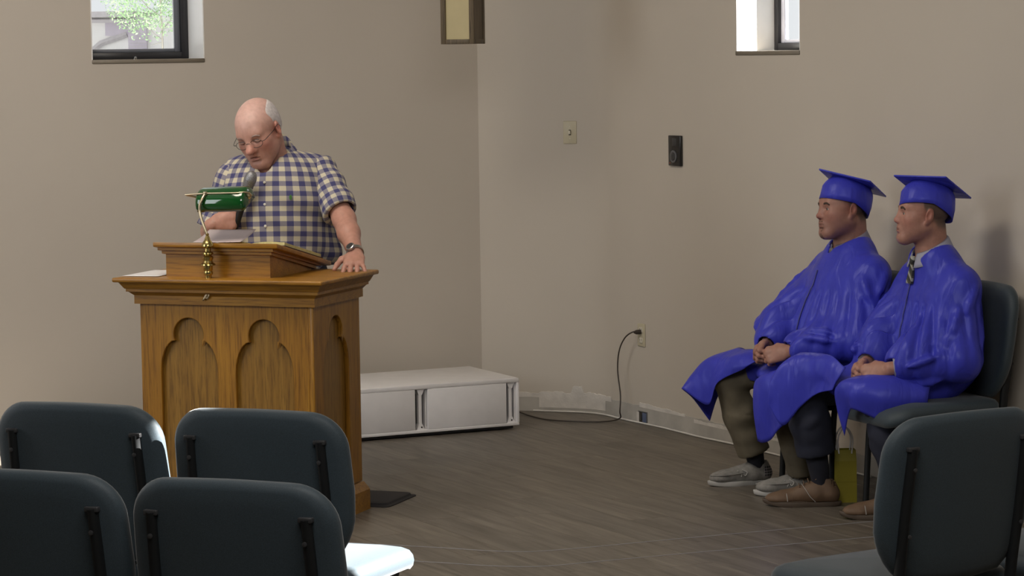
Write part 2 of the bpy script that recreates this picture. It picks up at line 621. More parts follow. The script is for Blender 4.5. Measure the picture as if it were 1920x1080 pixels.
def wall_with_hole(name, P, D, N, s0, s1, holes, z1=CEIL):
    """wall slab as a grid of boxes around its window holes, one mesh"""
    xs = sorted({s0, s1, *[h[0] for h in holes], *[h[1] for h in holes]})
    zs = sorted({0.0, z1, *[h[2] for h in holes], *[h[3] for h in holes]})
    V, Fc, vi = [], [], {}
    solid = {}
    for i in range(len(xs) - 1):
        for j in range(len(zs) - 1):
            cx, cz = (xs[i] + xs[i + 1]) / 2, (zs[j] + zs[j + 1]) / 2
            solid[i, j] = not any(h[0] < cx < h[1] and h[2] < cz < h[3] for h in holes)

    def v(i, j, k):
        if (i, j, k) not in vi:
            vi[i, j, k] = len(V); V.append(Vector((xs[i], 0 if k == 0 else TH, zs[j])))
        return vi[i, j, k]
    for (i, j), s in solid.items():
        if not s: continue
        Fc.append((v(i, j, 0), v(i + 1, j, 0), v(i + 1, j + 1, 0), v(i, j + 1, 0)))
        Fc.append((v(i, j, 1), v(i, j + 1, 1), v(i + 1, j + 1, 1), v(i + 1, j, 1)))
        if not solid.get((i - 1, j)): Fc.append((v(i, j, 0), v(i, j + 1, 0), v(i, j + 1, 1), v(i, j, 1)))
        if not solid.get((i + 1, j)): Fc.append((v(i + 1, j, 0), v(i + 1, j, 1), v(i + 1, j + 1, 1), v(i + 1, j + 1, 0)))
        if not solid.get((i, j - 1)): Fc.append((v(i, j, 0), v(i, j, 1), v(i + 1, j, 1), v(i + 1, j, 0)))
        if not solid.get((i, j + 1)): Fc.append((v(i, j + 1, 0), v(i + 1, j + 1, 0), v(i + 1, j + 1, 1), v(i, j + 1, 1)))
    F = wall_frame(P, D, N)
    bm = bmesh.new()
    bv = [bm.verts.new(F @ p) for p in V]
    for f in Fc: bm.faces.new([bv[i] for i in f])
    o = frombm(name, bm, M['wall'])
    return tag(o, kind='structure')


WZ0, WZ1 = 1.815, 3.25
L0, L1 = 1.481, 2.054                      # window in the left wall (distance from the corner)
R0 = (PR - B0).dot(DR) + 0.163
R1 = (PR - B0).dot(DR) + 0.693             # window in the right wall
wall_with_hole('wall_left', CORNER, DL, NL, 0, S_L, [(L0, L1, WZ0, WZ1)])
wall_with_hole('wall_right', B0, DR, NR, 0, S_R, [(R0, R1, WZ0, WZ1)])
# centre facet with the rounded bend
inner = [CORNER] + bend
outer = [CORNER - NC * TH]
for i, p in enumerate(bend):
    outer.append(p - (bc - p).normalized() * TH)
bm = bmesh.new()
rows = []
for p, q in zip(inner, outer):
    rows.append([bm.verts.new((p.x, p.y, 0)), bm.verts.new((p.x, p.y, CEIL)), bm.verts.new((q.x, q.y, CEIL)), bm.verts.new((q.x, q.y, 0))])
for a, b in zip(rows[:-1], rows[1:]):
    for k in range(4):
        bm.faces.new((a[k], a[(k + 1) % 4], b[(k + 1) % 4], b[k]))
bm.faces.new(rows[0]); bm.faces.new(rows[-1])
wall_back = frombm('wall_back', bm, M['wall'], smooth=True, sharp=30); tag(wall_back, kind='structure')
# walls outside the frame: left side, right side (with the slit window the sun comes through), rear
SUN_AIM = Vector((-0.33, 7.17, 0.46))
tt = (3.4 - SUN_AIM.x) / SUN_FROM.x
hit = SUN_AIM + SUN_FROM * tt
hy = hit.y
wall_with_hole('wall_right_side', Vector((3.4, RC.y, 0)), Vector((0, -1, 0)), Vector((-1, 0, 0)), 0, RC.y + 1.6,
               [(RC.y - hy - 0.42, RC.y - hy + 0.085, hit.z - 0.26, hit.z + 0.95)])
wall_with_hole('wall_left_side', Vector((LC.x, -1.6, 0)), Vector((0, 1, 0)), Vector((1, 0, 0)), 0, LC.y + 1.6, [])
wall_with_hole('wall_rear', Vector((3.4, -1.6, 0)), Vector((-1, 0, 0)), Vector((0, 1, 0)), 0, 3.4 - LC.x, [])
plan = [(p.x, p.y) for p in reversed(ROOM)]
cen = Vector((sum(p[0] for p in plan) / len(plan), sum(p[1] for p in plan) / len(plan)))
big = [tuple(cen + (Vector(p) - cen) * 1.05) for p in plan]
tag(prism('ceiling', big, CEIL, CEIL + 0.1, M['ceiling']), kind='structure')
floor = tag(prism('floor', big, -0.12, -0.004, M['subfloor']), kind='structure')

# ---- floor planks, running along the right wall
PW, PL = 0.178, 1.22
FX = Matrix(((DR.x, -NR.x, 0, PR.x), (DR.y, -NR.y, 0, PR.y), (0, 0, 1, 0), (0, 0, 0, 1)))
FXI = FX.inverted()
room_l = [FXI @ p for p in reversed(ROOM)]


def clip_poly(poly, rect):
    for ax, val, sg in ((0, rect[0], 1), (0, rect[1], -1), (1, rect[2], 1), (1, rect[3], -1)):
        out = []
        for i in range(len(poly)):
            a, b = poly[i], poly[(i + 1) % len(poly)]
            da, db = sg * (a[ax] - val), sg * (b[ax] - val)
            if da >= 0: out.append(a)
            if (da >= 0) != (db >= 0):
                t = da / (da - db); out.append((a[0] + (b[0] - a[0]) * t, a[1] + (b[1] - a[1]) * t))
        poly = out
        if not poly: return []
    return poly


def plank_geo(poly):
    """a thin slab with a small bevelled top edge"""
    n = len(poly); c = (sum(p[0] for p in poly) / n, sum(p[1] for p in poly) / n)
    V = [(p[0], p[1], -0.004) for p in poly] + [(p[0], p[1], -0.0006) for p in poly]
    ins = []
    for p in poly:
        d = Vector((c[0] - p[0], c[1] - p[1])); dx = 0.0007
        ins.append((p[0] + math.copysign(dx, d.x), p[1] + math.copysign(dx, d.y), 0.0))
    V += ins
    Fc = [tuple(range(2 * n, 3 * n))]
    for i in range(n):
        k = (i + 1) % n
        Fc += [(i, k, n + k, n + i), (n + i, n + k, 2 * n + k, 2 * n + i)]
    return V, Fc


rl = [(p.x, p.y) for p in room_l]
full_me = None
vis = []
ys = [p[1] for p in rl]
row = math.floor(min(ys) / PW)
while row * PW < max(ys):
    off = random.uniform(0, PL)
    x = min(p[0] for p in rl) - off
    while x < max(p[0] for p in rl):
        rect = (x + 0.0006, x + PL - 0.0006, row * PW + 0.0006, (row + 1) * PW - 0.0006)
        cw = FX @ Vector((x + PL / 2, (row + .5) * PW, 0))
        if -3.2 < cw.x < 3.0 and cw.y > 7.0 and (cw.y > 7.6 or abs(cw.x) < 1.2):
            po = clip_poly(rl, rect)
            if len(po) >= 3:
                ar = 0.5 * abs(sum(po[i][0] * po[(i + 1) % len(po)][1] - po[(i + 1) % len(po)][0] * po[i][1] for i in range(len(po))))
                if ar > 0.01:
                    cx, cy = x + PL / 2, (row + .5) * PW
                    if ar > PL * PW * 0.985:
                        if full_me is None:
                            v, f = plank_geo([(-PL / 2 + .0006, -PW / 2 + .0006), (PL / 2 - .0006, -PW / 2 + .0006), (PL / 2 - .0006, PW / 2 - .0006), (-PL / 2 + .0006, PW / 2 - .0006)])
                            full_me = bpy.data.meshes.new('plank'); full_me.from_pydata(v, [], f); full_me.materials.append(M['plank'])
                        o = link_mesh('plank', full_me)
                    else:
                        v, f = plank_geo([(p[0] - cx, p[1] - cy) for p in po])
                        o = mesh('plank', v, f, M['plank'])
                    o.parent = floor
                    o.matrix_local = FX @ Matrix.Translation((cx, cy, 0))
                    vis.append(o)
        x += PL
    row += 1
# planks further forward (mostly hidden under the chairs) as one joined part
bm = bmesh.new()
row = math.floor(min(ys) / PW)
while row * PW < max(ys):
    off = random.uniform(0, PL)
    x = min(p[0] for p in rl) - off
    while x < max(p[0] for p in rl):
        cw = FX @ Vector((x + PL / 2, (row + .5) * PW, 0))
        if not (-3.2 < cw.x < 3.0 and cw.y > 7.0 and (cw.y > 7.6 or abs(cw.x) < 1.2)):
            po = clip_poly(rl, (x + 0.0006, x + PL - 0.0006, row * PW + 0.0006, (row + 1) * PW - 0.0006))
            if len(po) >= 3:
                bv = [bm.verts.new(FX @ Vector((p[0], p[1], -0.0005))) for p in po]
                try: bm.faces.new(bv)
                except ValueError: pass
        x += PL
    row += 1
o = frombm('plank_field', bm, M['plank'], floor); o['kind'] = 'stuff'


# ---- pale inlaid strips across the floor (edge of the stage)
def strip(name, pts, w=0.006):
    V, Fc = [], []
    pts = catmull(pts, 6)
    for i, p in enumerate(pts):
        t = (pts[min(i + 1, len(pts) - 1)] - pts[max(i - 1, 0)]).normalized(); n = Vector((-t.y, t.x, 0))
        V += [p + n * w / 2 + Vector((0, 0, -0.003)), p + n * w / 2 + Vector((0, 0, 0.0012)), p - n * w / 2 + Vector((0, 0, 0.0012)), p - n * w / 2 + Vector((0, 0, -0.003))]
    for j in range(len(pts) - 1):
        for k in range(3):
            Fc.append((j * 4 + k, j * 4 + k + 1, j * 4 + 5 + k, j * 4 + 4 + k))
    tag(mesh(name, V, Fc, M['seam']), kind='structure')


strip('trim_1', [(-1.6, 10.33, 0), (-0.354, 9.887, 0), (-0.173, 9.812, 0), (-0.03, 9.766, 0), (0.085, 9.762, 0), (0.28, 9.83, 0), (0.675, 9.998, 0), (1.405, 10.29, 0), (1.95, 10.50, 0)])
strip('trim_2', [(-1.6, 10.03, 0), (-0.344, 9.592, 0), (-0.173, 9.522, 0), (-0.033, 9.479, 0), (0.101, 9.471, 0), (0.28, 9.54, 0), (0.653, 9.69, 0), (1.36, 9.96, 0), (2.05, 10.24, 0)])

# ---- bare drywall band along the foot of the walls, with ragged joint compound
def foot_band(name, path_pts, normals, h0, seed, mat, parent, thick, ragged, x_lo=0.0):
    """ragged strip on the wall; path_pts on the wall line"""
    rs = np.random.RandomState(seed)
    V, Fc = [], []
    L = [0]
    for a, b in zip(path_pts[:-1], path_pts[1:]): L.append(L[-1] + (b - a).length)
    n = int(L[-1] / 0.012)
    ph = rs.uniform(0, 6.28, 5)
    for i in range(n + 1):
        s = L[-1] * i / n
        j = max(0, min(len(L) - 2, int(np.searchsorted(L, s)) - 1)); t = (s - L[j]) / (L[j + 1] - L[j])
        p = path_pts[j].lerp(path_pts[j + 1], t); nn = normals[j].lerp(normals[j + 1], t).normalized()
        top = h0(s) + ragged * (math.sin(s * 31 + ph[0]) * .5 + math.sin(s * 73 + ph[1]) * .3 + math.sin(s * 171 + ph[2]) * .25)
        lo = x_lo if not callable(x_lo) else x_lo(s)
        q = p + nn * thick
        V += [Vector((p.x, p.y, lo)), Vector((q.x, q.y, lo)), Vector((q.x, q.y, top)), Vector((p.x, p.y, top + .001))]
    for i in range(n):
        for k in range(3):
            Fc.append((i * 4 + k, i * 4 + 4 + k, i * 4 + 5 + k, i * 4 + k + 1))
    return mesh(name, V, Fc, mat, parent)


bp = [CORNER + DC * 0.02] + bend
bn = [NC] + [(bc - p).normalized() for p in bend]
foot_band('bare_drywall_band', bp, bn, lambda s: 0.078, 3, M['drywall'], wall_back, 0.0012, 0.003)
foot_band('joint_compound', bp, bn, lambda s: 0.094 if s < .45 else 0.098, 5, M['plaster'], wall_back, 0.0022, 0.005, lambda s: 0.072)
pp = [bp[0].lerp(bp[1], .62)] + bend[:9]
foot_band('plaster_patch', pp, [bn[0]] + bn[1:10], lambda s: 0.10 + (0.035 if .17 < s < .24 else 0), 8, M['plaster'], wall_back, 0.003, 0.008, 0.02)
wall_right = bpy.data.objects['wall_right']
rp = [B0, B0 + DR * (S_R * 0.98)]
foot_band('bare_drywall_band', rp, [NR, NR], lambda s: 0.085, 13, M['drywall'], wall_right, 0.0012, 0.003)
foot_band('joint_compound', [B0 + DR * .28, B0 + DR * 0.72], [NR, NR], lambda s: 0.100 - 0.02 * s, 15, M['plaster'], wall_right, 0.0022, 0.004, lambda s: 0.078)
foot_band('joint_compound', [B0 + DR * .80, B0 + DR * 1.9], [NR, NR], lambda s: 0.075, 16, M['plaster'], wall_right, 0.0022, 0.004, lambda s: 0.06)


# ---- windows
def window(n, P, D, N, s0, s1, sash, hw):
    F = wall_frame(P, D, N)
    w = empty('window_%d' % n); w.matrix_world = F; w['kind'] = 'structure'
    fd0, fd1 = 0.205, 0.255

    def bx(name, lo, hi, mat, bevel=0.002):
        return box(name, lo, hi, mat, w, bevel, 1)
    # white lining of the opening
    bm = bmesh.new()
    bm_box(bm, (s0 + .0005, 0.001, WZ0), (s0 + 0.006, TH - .001, WZ1)); bm_box(bm, (s1 - .006, 0.001, WZ0), (s1 - .0005, TH - .001, WZ1))
    bm_box(bm, (s0 + .006, 0.001, WZ1 - 0.006), (s1 - .006, TH - .001, WZ1 - .0005))
    frombm('reveal_lining', bm, M['reveal'], w)
    bx('window_sill', (s0 + .001, -0.006, WZ0 - 0.001), (s1 - .001, fd0, WZ0 + 0.019), M['sill'], .003)
    z0 = WZ0 + 0.019
    # outer frame
    for nm, lo, hi in (('frame_jamb', (s0 + .006, fd0, z0), (s0 + .006 + hw, fd1, WZ1 - .006)), ('frame_jamb', (s1 - .006 - hw, fd0, z0), (s1 - .006, fd1, WZ1 - .006)),
                       ('frame_rail', (s0 + .006 + hw, fd0, z0), (s1 - .006 - hw, fd1, z0 + .034)), ('frame_rail', (s0 + .006 + hw, fd0, WZ1 - .04), (s1 - .006 - hw, fd1, WZ1 - .006))):
        bx(nm, lo, hi, M['frame'])
    a, b = s0 + .006 + hw, s1 - .006 - hw
    for nm, lo, hi in (('sash_stile', (a, fd0 + .018, z0 + .034), (a + .03, fd1 - .008, WZ1 - .04)), ('sash_stile', (b - .03, fd0 + .018, z0 + .034), (b, fd1 - .008, WZ1 - .04)),
                       ('sash_rail', (a + .03, fd0 + .018, z0 + .034), (b - .03, fd1 - .008, z0 + .05))):
        bx(nm, lo, hi, sash)
    bx('pane', (a + .03, fd1 - .03, z0 + .05), (b - .03, fd1 - .025, WZ1 - .04), M['glass'], 0)
    lathe('lock_knob', [(.006, 0), (.008, .004), (.008, .012), (.004, .016)], M['chrome'], w, 12,
          Matrix.Translation(((a + b) / 2, fd0 - .001, z0 + .006)) @ Matrix.Rotation(rad(90), 4, 'X'))
    return w


window(1, CORNER, DL, NL, L0, L1, M['framelite'], 0.036)
window(2, B0, DR, NR, R0, R1, plain('window_sash_lit', (0.72, 0.73, 0.82), 0.4), 0.030)  # light from the reveal is put into this pale sash colour

# ------------------------------------------------------------------ outside the left window
gnd = tag(mesh('ground', [(-60, 18, -.4), (60, 18, -.4), (60, 110, -.4), (-60, 110, -.4)], [(0, 1, 2, 3)], plain('ground_pale_bounce', (.56, .56, .56), .9)), kind='structure')  # unseen ground, made pale to bounce light up onto the building
tag(prism('sun_blocker', [(-3.2, 50), (2.4, 50), (2.4, 74), (-3.2, 74)], -.4, 16.0, plain('sun_blocker_grey', (.40, .39, .38), .9)), kind='structure')  # unseen block added to keep the sun off the building and tree
M['stucco'] = plain('stucco_cream', (0.90, 0.89, 0.87), 0.9, var=.02)
M['brickp'] = plain('brick_pale', (0.60, 0.55, 0.62), 0.9, var=.1, vscale=3)
M['eave'] = plain('eave_grey', (0.58, 0.55, 0.56), 0.7)
bl = empty('building', (-8.47, 62, -.4), 0, 'pale stucco building with brick pier and slanting brace seen through left window', 'building')
box('wall', (-6, 0, 0), (6, 4, 3.15), M['stucco'], bl)
box('eave_board', (-6.4, -.35, 3.15), (-.15, 4, 3.28), M['eave'], bl)
box('eave_board', (-6.4, -.22, 3.02), (-.15, 0, 3.10), M['eave'], bl)
pier = empty('brick_pier', (-.10, -0.0, 0)); pier.parent = bl
bm = bmesh.new()
for j in range(42):
    for i in range(2):
        x0 = -.215 + i * .215 + (0.05 if j % 2 else 0) * (1 if i == 0 else -1)
        x1 = -.215 + (i + 1) * .215 + (0.05 if j % 2 else 0) * (0 if i else 1)
        if i == 1: x0 = 0.0 + (0.05 if j % 2 else 0)
        if i == 0: x0, x1 = -.215, 0.0 + (0.05 if j % 2 else 0) - .012
        bm_box(bm, (x0, -.12, j * .075), (x1, 0, j * .075 + .063))
o = frombm('bricks', bm, M['brickp'], pier); o['kind'] = 'stuff'
o = box('mortar', (-.21, -.112, 0), (.21, -.002, 3.15), M['eave'], pier)
V, Fc = tube_geo([(-1.75, -.06, 1.9), (-.95, -.06, 2.55), (-.35, -.06, 2.75)], .07, 4)
mesh('slanting_brace', V, Fc, M['eave'], bl)
box('upper_brace', (-.85, -.06, 2.72), (-.3, 0, 3.02), M['brickp'], bl)
fr = box('window_frame', (-2.4, -.08, 1.1), (-1.72, -.001, 2.62), M['eave'], bl)
box('window_pane', (-2.34, -.09, 1.16), (-1.80, -.081, 2.50), plain('far_glass', (.62, .66, .80), .3), fr)
tr = empty('young_tree', (-6.72, 52.0, -.4), 0, 'slim young tree with pale green leaves outside left window', 'tree')
tube('trunk', [(0, 0, 0), (.01, 0, 1.4), (0, 0, 2.7), (-.03, 0, 3.6), (-.02, 0, 4.6)], [.028, .024, .020, .015, .008], plain('bark_pale', (.36, .34, .30), .9), tr, 8, 0)
bg_ = []
for z, x, y, zz in ((2.55, -.35, 0, 2.95), (2.75, .3, .1, 3.2), (3.0, -.5, -.1, 3.5), (3.3, .45, 0, 3.9), (2.5, -.22, .05, 2.45)):
    bg_.append(tube_geo([(0, 0, z), (x * .5, y * .5, z + (zz - z) * .35), (x, y, zz)], [.012, .009, .005], 6))
V, Fc = join_geo(bg_); mesh('branches', V, Fc, plain('branch_grey', (.34, .33, .30), .9), tr)
rs = np.random.RandomState(4); V, Fc = [], []
for i in range(5200):
    u = rs.normal(size=3); u /= np.linalg.norm(u); r = rs.uniform(.35, 1) ** .6
    c = np.array((-.28, 0, 3.75)) + u * r * np.array((.95, .8, 1.25))
    if c[2] < 2.75 and rs.rand() < .55: continue
    a = rs.normal(size=3); a /= np.linalg.norm(a); b = np.cross(a, rs.normal(size=3)); b /= np.linalg.norm(b)
    k = len(V); l = rs.uniform(.02, .04)
    V += [c - a * l, c + b * l * .45, c + a * l, c - b * l * .45]; Fc.append((k, k + 1, k + 2, k + 3))
o = mesh('leaves', V, Fc, plain('leaf_pale_green', (.40, .60, .32), .6, var=.35, vscale=2), tr); o['kind'] = 'stuff'
# ------------------------------------------------------------------ stacking chairs
def fabric(name, c):
    t = NT(name)
    v = t.noise(t.coords('Object'), 420, 2)
    r = t.ramp([(0.3, tuple(x * .8 for x in c)), (0.7, tuple(x * 1.2 for x in c))], v)
    t.l(r.outputs[0], t.b.inputs['Base Color'])
    t.set(Roughness=0.62, Specular_IOR_Level=0.5, Sheen_Weight=0.25, Sheen_Roughness=0.4)
    t.bump(v, 0.15, 0.0006)
    return t.m


M['fabric'] = fabric('chair_fabric_teal', (0.033, 0.050, 0.063))


def back_width(h):
    """half width of the back pad at height h (0..0.44)"""
    pts = [(0.0, .160), (.03, .195), (.07, .228), (.13, .253), (.22, .260), (.33, .256), (.46, .247)]
    for (a, b), (c, d) in zip(pts[:-1], pts[1:]):
        if h <= c: return b + (d - b) * (h - a) / (c - a)
    return pts[-1][1]


def pad_outline(H=0.445, rc_=0.105, n=10):
    P = []
    for i in range(13):                               # right side going up
        h = (H - rc_) * i / 12
        P.append((back_width(h), h))
    w = back_width(H - rc_)
    for i in range(1, n + 1):                         # top right corner
        a = math.pi / 2 * i / n
        P.append((w - rc_ + rc_ * math.cos(a) * 1.0, H - rc_ + rc_ * math.sin(a)))
    for i in range(1, 6):
        P.append(((w - rc_) * (1 - 2 * i / 6.0), H + 0.004 * math.sin(math.pi * i / 6)))
    L = [(-x, h) for x, h in reversed(P[:13 + n])]
    P += L
    # rounded bottom
    for i in range(1, 8):
        t = i / 8; P.append((-.150 + .300 * t, -.012 * math.sin(math.pi * t)))
    return P


def pad_mesh(name, P, cx, cy, th, place, mat, parent, dome=0.010):
    """pillow pad from an outline; place(u,v,w) -> local point (w = across the thickness)"""
    n = len(P)
    rings = [(0.0, -1.12, 1), (.35, -1.11, 0), (.70, -1.06, 0), (.88, -1.0, 0), (.955, -.80, 0), (.99, -.42, 0), (1.0, 0.0, 0), (.99, .42, 0), (.955, .80, 0), (.88, 1.0, 0), (.70, 1.10, 0), (.35, 1.18, 0), (0.0, 1.2, 1)]
    V, Fc, idx = [], [], []
    for s, w, single in rings:
        if single:
            idx.append([len(V)] * n); V.append(place(cx, cy, w * th / 2)); continue
        row = []
        for u, v in P:
            row.append(len(V)); V.append(place(cx + (u - cx) * s, cy + (v - cy) * s, w * th / 2))
        idx.append(row)
    for a, b in zip(idx[:-1], idx[1:]):
        for i in range(n):
            k = (i + 1) % n
            f = [a[i], a[k], b[k], b[i]]
            f2 = []
            for q in f:
                if q not in f2: f2.append(q)
            Fc.append(tuple(f2))
    bm = bmesh.new(); bv = [bm.verts.new(v) for v in V]
    for f in Fc: bm.faces.new([bv[i] for i in f])
    return frombm(name, bm, mat, parent, True, 70)


LEAN = rad(9.0)


def make_chair():
    r = empty('chair')
    # back pad: v up from z 0.465, leaning back (towards -y), wings curving forward
    def pl(u, v, w):
        y = -0.185 - v * math.sin(LEAN) + w + 0.34 * u * u
        return Vector((u, y, 0.468 + v * math.cos(LEAN)))
    bk = pad_mesh('backrest', pad_outline(), 0, .24, 0.052, pl, M['fabric'], r)
    # seat pad
    S = []
    hw, dp = .245, .250
    for sx, sy, a0 in ((1, 1, 0), (-1, 1, 90), (-1, -1, 180), (1, -1, 270)):
        rr = .085 if sy > 0 else .05
        for i in range(7):
            a = rad(a0 + 90 * i / 6)
            S.append((sx * (hw - rr - (0.012 if sy < 0 else 0)) + rr * math.cos(a), sy * (dp - rr) + rr * math.sin(a)))

    def pls(u, v, w):
        droop = -0.03 * max(0, (v - .08) / .155) ** 2
        return Vector((u, v + .070, .436 + w + droop))
    pad_mesh('seat', S, 0, 0, 0.068, pls, M['fabric'], r)
    box('seat_pan', (-.20, -.16, .374), (.20, .25, .390), M['blackmetal'], r, .004)
    for s in (-1, 1):
        P = [(s * .190, -.262, .83), (s * .192, -.253, .76), (s * .194, -.238, .66), (s * .194, -.226, .58), (s * .192, -.214, .50), (s * .190, -.205, .42), (s * .196, -.235, .30), (s * .202, -.275, .14), (s * .206, -.30, .012)]
        up = tube('back_post', [Vector(p) + Vector((0, 0.34 * .19 * .19 - .008, 0)) for p in P[:6]], .013, M['blackmetal'], r, 10, 5, 1.35)
        lg = tube('rear_leg', [Vector(p) + Vector((0, 0.0, 0)) for p in P[5:]], .0125, M['blackmetal'], r, 10, 4)
        lathe('glide', [(.016, 0), (.017, .012), (.013, .02)], M['black'], lg, 12, Matrix.Translation((s * .206, -.30, 0)))
        box('top_plug', (s * .190 - .017, -.268, .822), (s * .190 + .017, -.236, .834), M['greydk'], up, .002)
        for zz, yy in ((.775, -.272), (.60, -.249)):
            lathe('screw', [(.006, 0), (.006, .003), (.003, .004)], M['greydk'], up, 10, Matrix.Translation((s * .190, yy + .004, zz)) @ Matrix.Rotation(rad(90), 4, 'X'))
        fl = tube('front_leg', [(s * .205, .16, .39), (s * .207, .17, .30), (s * .210, .185, .012)], .0125, M['blackmetal'], r, 10, 4)
        lathe('glide', [(.016, 0), (.017, .012), (.013, .02)], M['black'], fl, 12, Matrix.Translation((s * .210, .185, 0)))
        tube('side_rail', [(s * .190, -.205, .372), (s * .20, 0, .376), (s * .205, .17, .384)], .012, M['blackmetal'], r, 10, 3)
    return r


def copy_tree(o, parent=None):
    c = o.copy(); COL.objects.link(c)
    if parent is not None: c.parent = parent
    for ch in [x for x in bpy.data.objects if x.parent == o]:
        copy_tree(ch, c)
    return c


proto_chair = make_chair()
_first = [True]


def place_chair(top, deg, label, group):
    """top: ground point under the middle of the back's upper edge; deg: facing, clockwise from +y"""
    c = proto_chair if _first[0] else copy_tree(proto_chair); _first[0] = False
    f = Vector((math.sin(rad(deg)), math.cos(rad(deg)), 0))
    c.location = Vector((top[0], top[1], 0)) + f * .262
    c.rotation_euler = (0, 0, -rad(deg))
    return tag(c, label, 'chair', group)


CX1 = Vector((-.692, 7.03, 0)); e20 = Vector((math.cos(rad(20)), -math.sin(rad(20)), 0))
G1 = 'dark upholstered chairs in the audience rows'
place_chair(CX1, 20, 'dark teal chair in second row with sunlit seat, directly before the lectern', G1)
place_chair(CX1 - e20 * .545, 20, 'dark teal chair in second row left of the lectern front, sunlit right edge', G1)
CX2 = Vector((-.640, 5.86, 0))
place_chair(CX2, 20, 'dark teal chair in nearest row, centre-left, its whole rounded back visible', G1)
place_chair(CX2 - e20 * .530, 20, 'dark teal chair in nearest row cut by the left picture edge', G1)
CX3 = Vector((1.174, 6.80, 0)); e32 = Vector((math.cos(rad(-32)), -math.sin(rad(-32)), 0))
place_chair(CX3, -32, 'dark teal chair at lower right corner with blue-grey seat turned left', G1)
place_chair(CX3 + e32 * .56, -32, 'teal chair just beyond the lower right chair, cut by right picture edge', G1)
# chairs of the two graduates by the right wall
GF = Vector((-.9455, -.3256, 0)); GL = Vector((.3256, -.9455, 0))
SEAT_R = Vector((1.555, 10.474, 0)); SEAT_L = Vector((1.288, 10.989, 0))
G2 = 'chairs along the right wall'
place_chair(SEAT_R - GF * .360 + GL * .02, -math.degrees(math.atan2(.925, -.380)), 'teal chair by right wall under the nearer graduate', G2)
place_chair(SEAT_L - GF * .350, -math.degrees(math.atan2(.925, -.380)), 'teal chair by right wall under the farther graduate, mostly hidden', G2)

# ------------------------------------------------------------------ lectern
LT = rad(20)
LX = Vector((-.635, 10.707, 0))
lect = empty('lectern', LX, -LT, 'oak lectern with pointed arch panels and slanted reading desk', 'lectern')
BX0, BX1, BY0, BY1 = -.752, 0.0, -.413, .045
LM = Matrix.Translation(LX) @ Matrix.Rotation(-LT, 4, 'Z')


def arch_outline(cx, hw, zb, zc, rt):
    """trefoil arch: straight sides to zc, quarter curve in to the cusp, round head"""
    P = [(cx - hw, zb), (cx + hw, zb), (cx + hw, zc)]
    cusp_x = rt * 0.93; cusp_z = zc + (hw - cusp_x) * 2.0
    n = 7
    for i in range(1, n + 1):
        t = i / n; a = t * math.pi / 2 * .93
        P.append((cx + hw - (hw - cusp_x) * (1 - math.cos(a)) / (1 - math.cos(math.pi / 2 * .93)), zc + (cusp_z - zc) * math.sin(a) / math.sin(math.pi / 2 * .93)))
    zc2 = cusp_z + .022
    m = 16
    a0 = -math.acos(min(1, cusp_x / rt))
    for i in range(m + 1):
        a = a0 + (math.pi - 2 * a0) * i / m
        P.append((cx + rt * math.cos(a), zc2 + rt * math.sin(a) * 1.02))
    L = []
    for i in range(n - 1, -1, -1):
        t = i / n; a = t * math.pi / 2 * .93
        L.append((cx - hw + (hw - cusp_x) * (1 - math.cos(a)) / (1 - math.cos(math.pi / 2 * .93)), zc + (cusp_z - zc) * math.sin(a) / math.sin(math.pi / 2 * .93)))
    return P + L


def pierced_panel(name, outer, holes, depth, mat, parent, Mx):
    """board with arch-shaped openings; a routed round-over on the front edges"""
    cu = bpy.data.curves.new(name, 'CURVE'); cu.dimensions = '2D'; cu.fill_mode = 'BOTH'
    for P in [outer] + holes:
        sp = cu.splines.new('POLY'); sp.points.add(len(P) - 1); sp.use_cyclic_u = True
        for p, q in zip(sp.points, P): p.co = (q[0], q[1], 0, 1)
    cu.extrude = depth / 2 - .003; cu.bevel_depth = .003; cu.bevel_resolution = 2; cu.offset = -.003
    tmp = bpy.data.objects.new(name, cu); COL.objects.link(tmp)
    dg = bpy.context.evaluated_depsgraph_get()
    me = bpy.data.meshes.new_from_object(tmp.evaluated_get(dg)); me.name = name
    bpy.data.objects.remove(tmp); bpy.data.curves.remove(cu)
    me.transform(Mx); me.materials.clear(); me.materials.append(mat)
    me.shade_smooth(); me.set_sharp_from_angle(angle=rad(35))
    return link_mesh(name, me, None, parent)


ZB, ZT_ = .115, .885
FD = .020
a1 = arch_outline(-.540, .124, .165, .60, .066)
a2 = arch_outline(-.212, .124, .165, .60, .066)
Mf = Matrix.Translation((0, BY0 + FD / 2, 0)) @ Matrix.Rotation(rad(90), 4, 'X')
pierced_panel('front_panel', [(BX0, ZB), (BX1 - FD, ZB), (BX1 - FD, ZT_), (BX0, ZT_)], [a1, a2], FD, M['oakZ'], lect, Mf)
as_ = arch_outline(0, .124, .165, .60, .066)
Ms = Matrix.Translation((BX1 - FD / 2, (BY0 + BY1) / 2 - .01, 0)) @ Matrix.Rotation(rad(90), 4, 'Z') @ Matrix.Rotation(rad(90), 4, 'X')
hw_ = (BY1 - BY0) / 2
pierced_panel('side_panel', [(-hw_ + .01, ZB), (hw_ + .01, ZB), (hw_ + .01, ZT_), (-hw_ + .01, ZT_)], [as_], FD, M['oakZ'], lect, Ms)
Ms2 = Matrix.Translation((BX0 + FD / 2, (BY0 + BY1) / 2, 0)) @ Matrix.Rotation(rad(90), 4, 'Z') @ Matrix.Rotation(rad(90), 4, 'X')
pierced_panel('side_panel', [(-hw_ + FD, ZB), (hw_, ZB), (hw_, ZT_), (-hw_ + FD, ZT_)], [as_], FD, M['oakZ'], lect, Ms2)
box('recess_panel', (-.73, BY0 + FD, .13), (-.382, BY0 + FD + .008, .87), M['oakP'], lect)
box('recess_panel', (-.378, BY0 + FD, .13), (-.03, BY0 + FD + .008, .87), M['oakP'], lect)
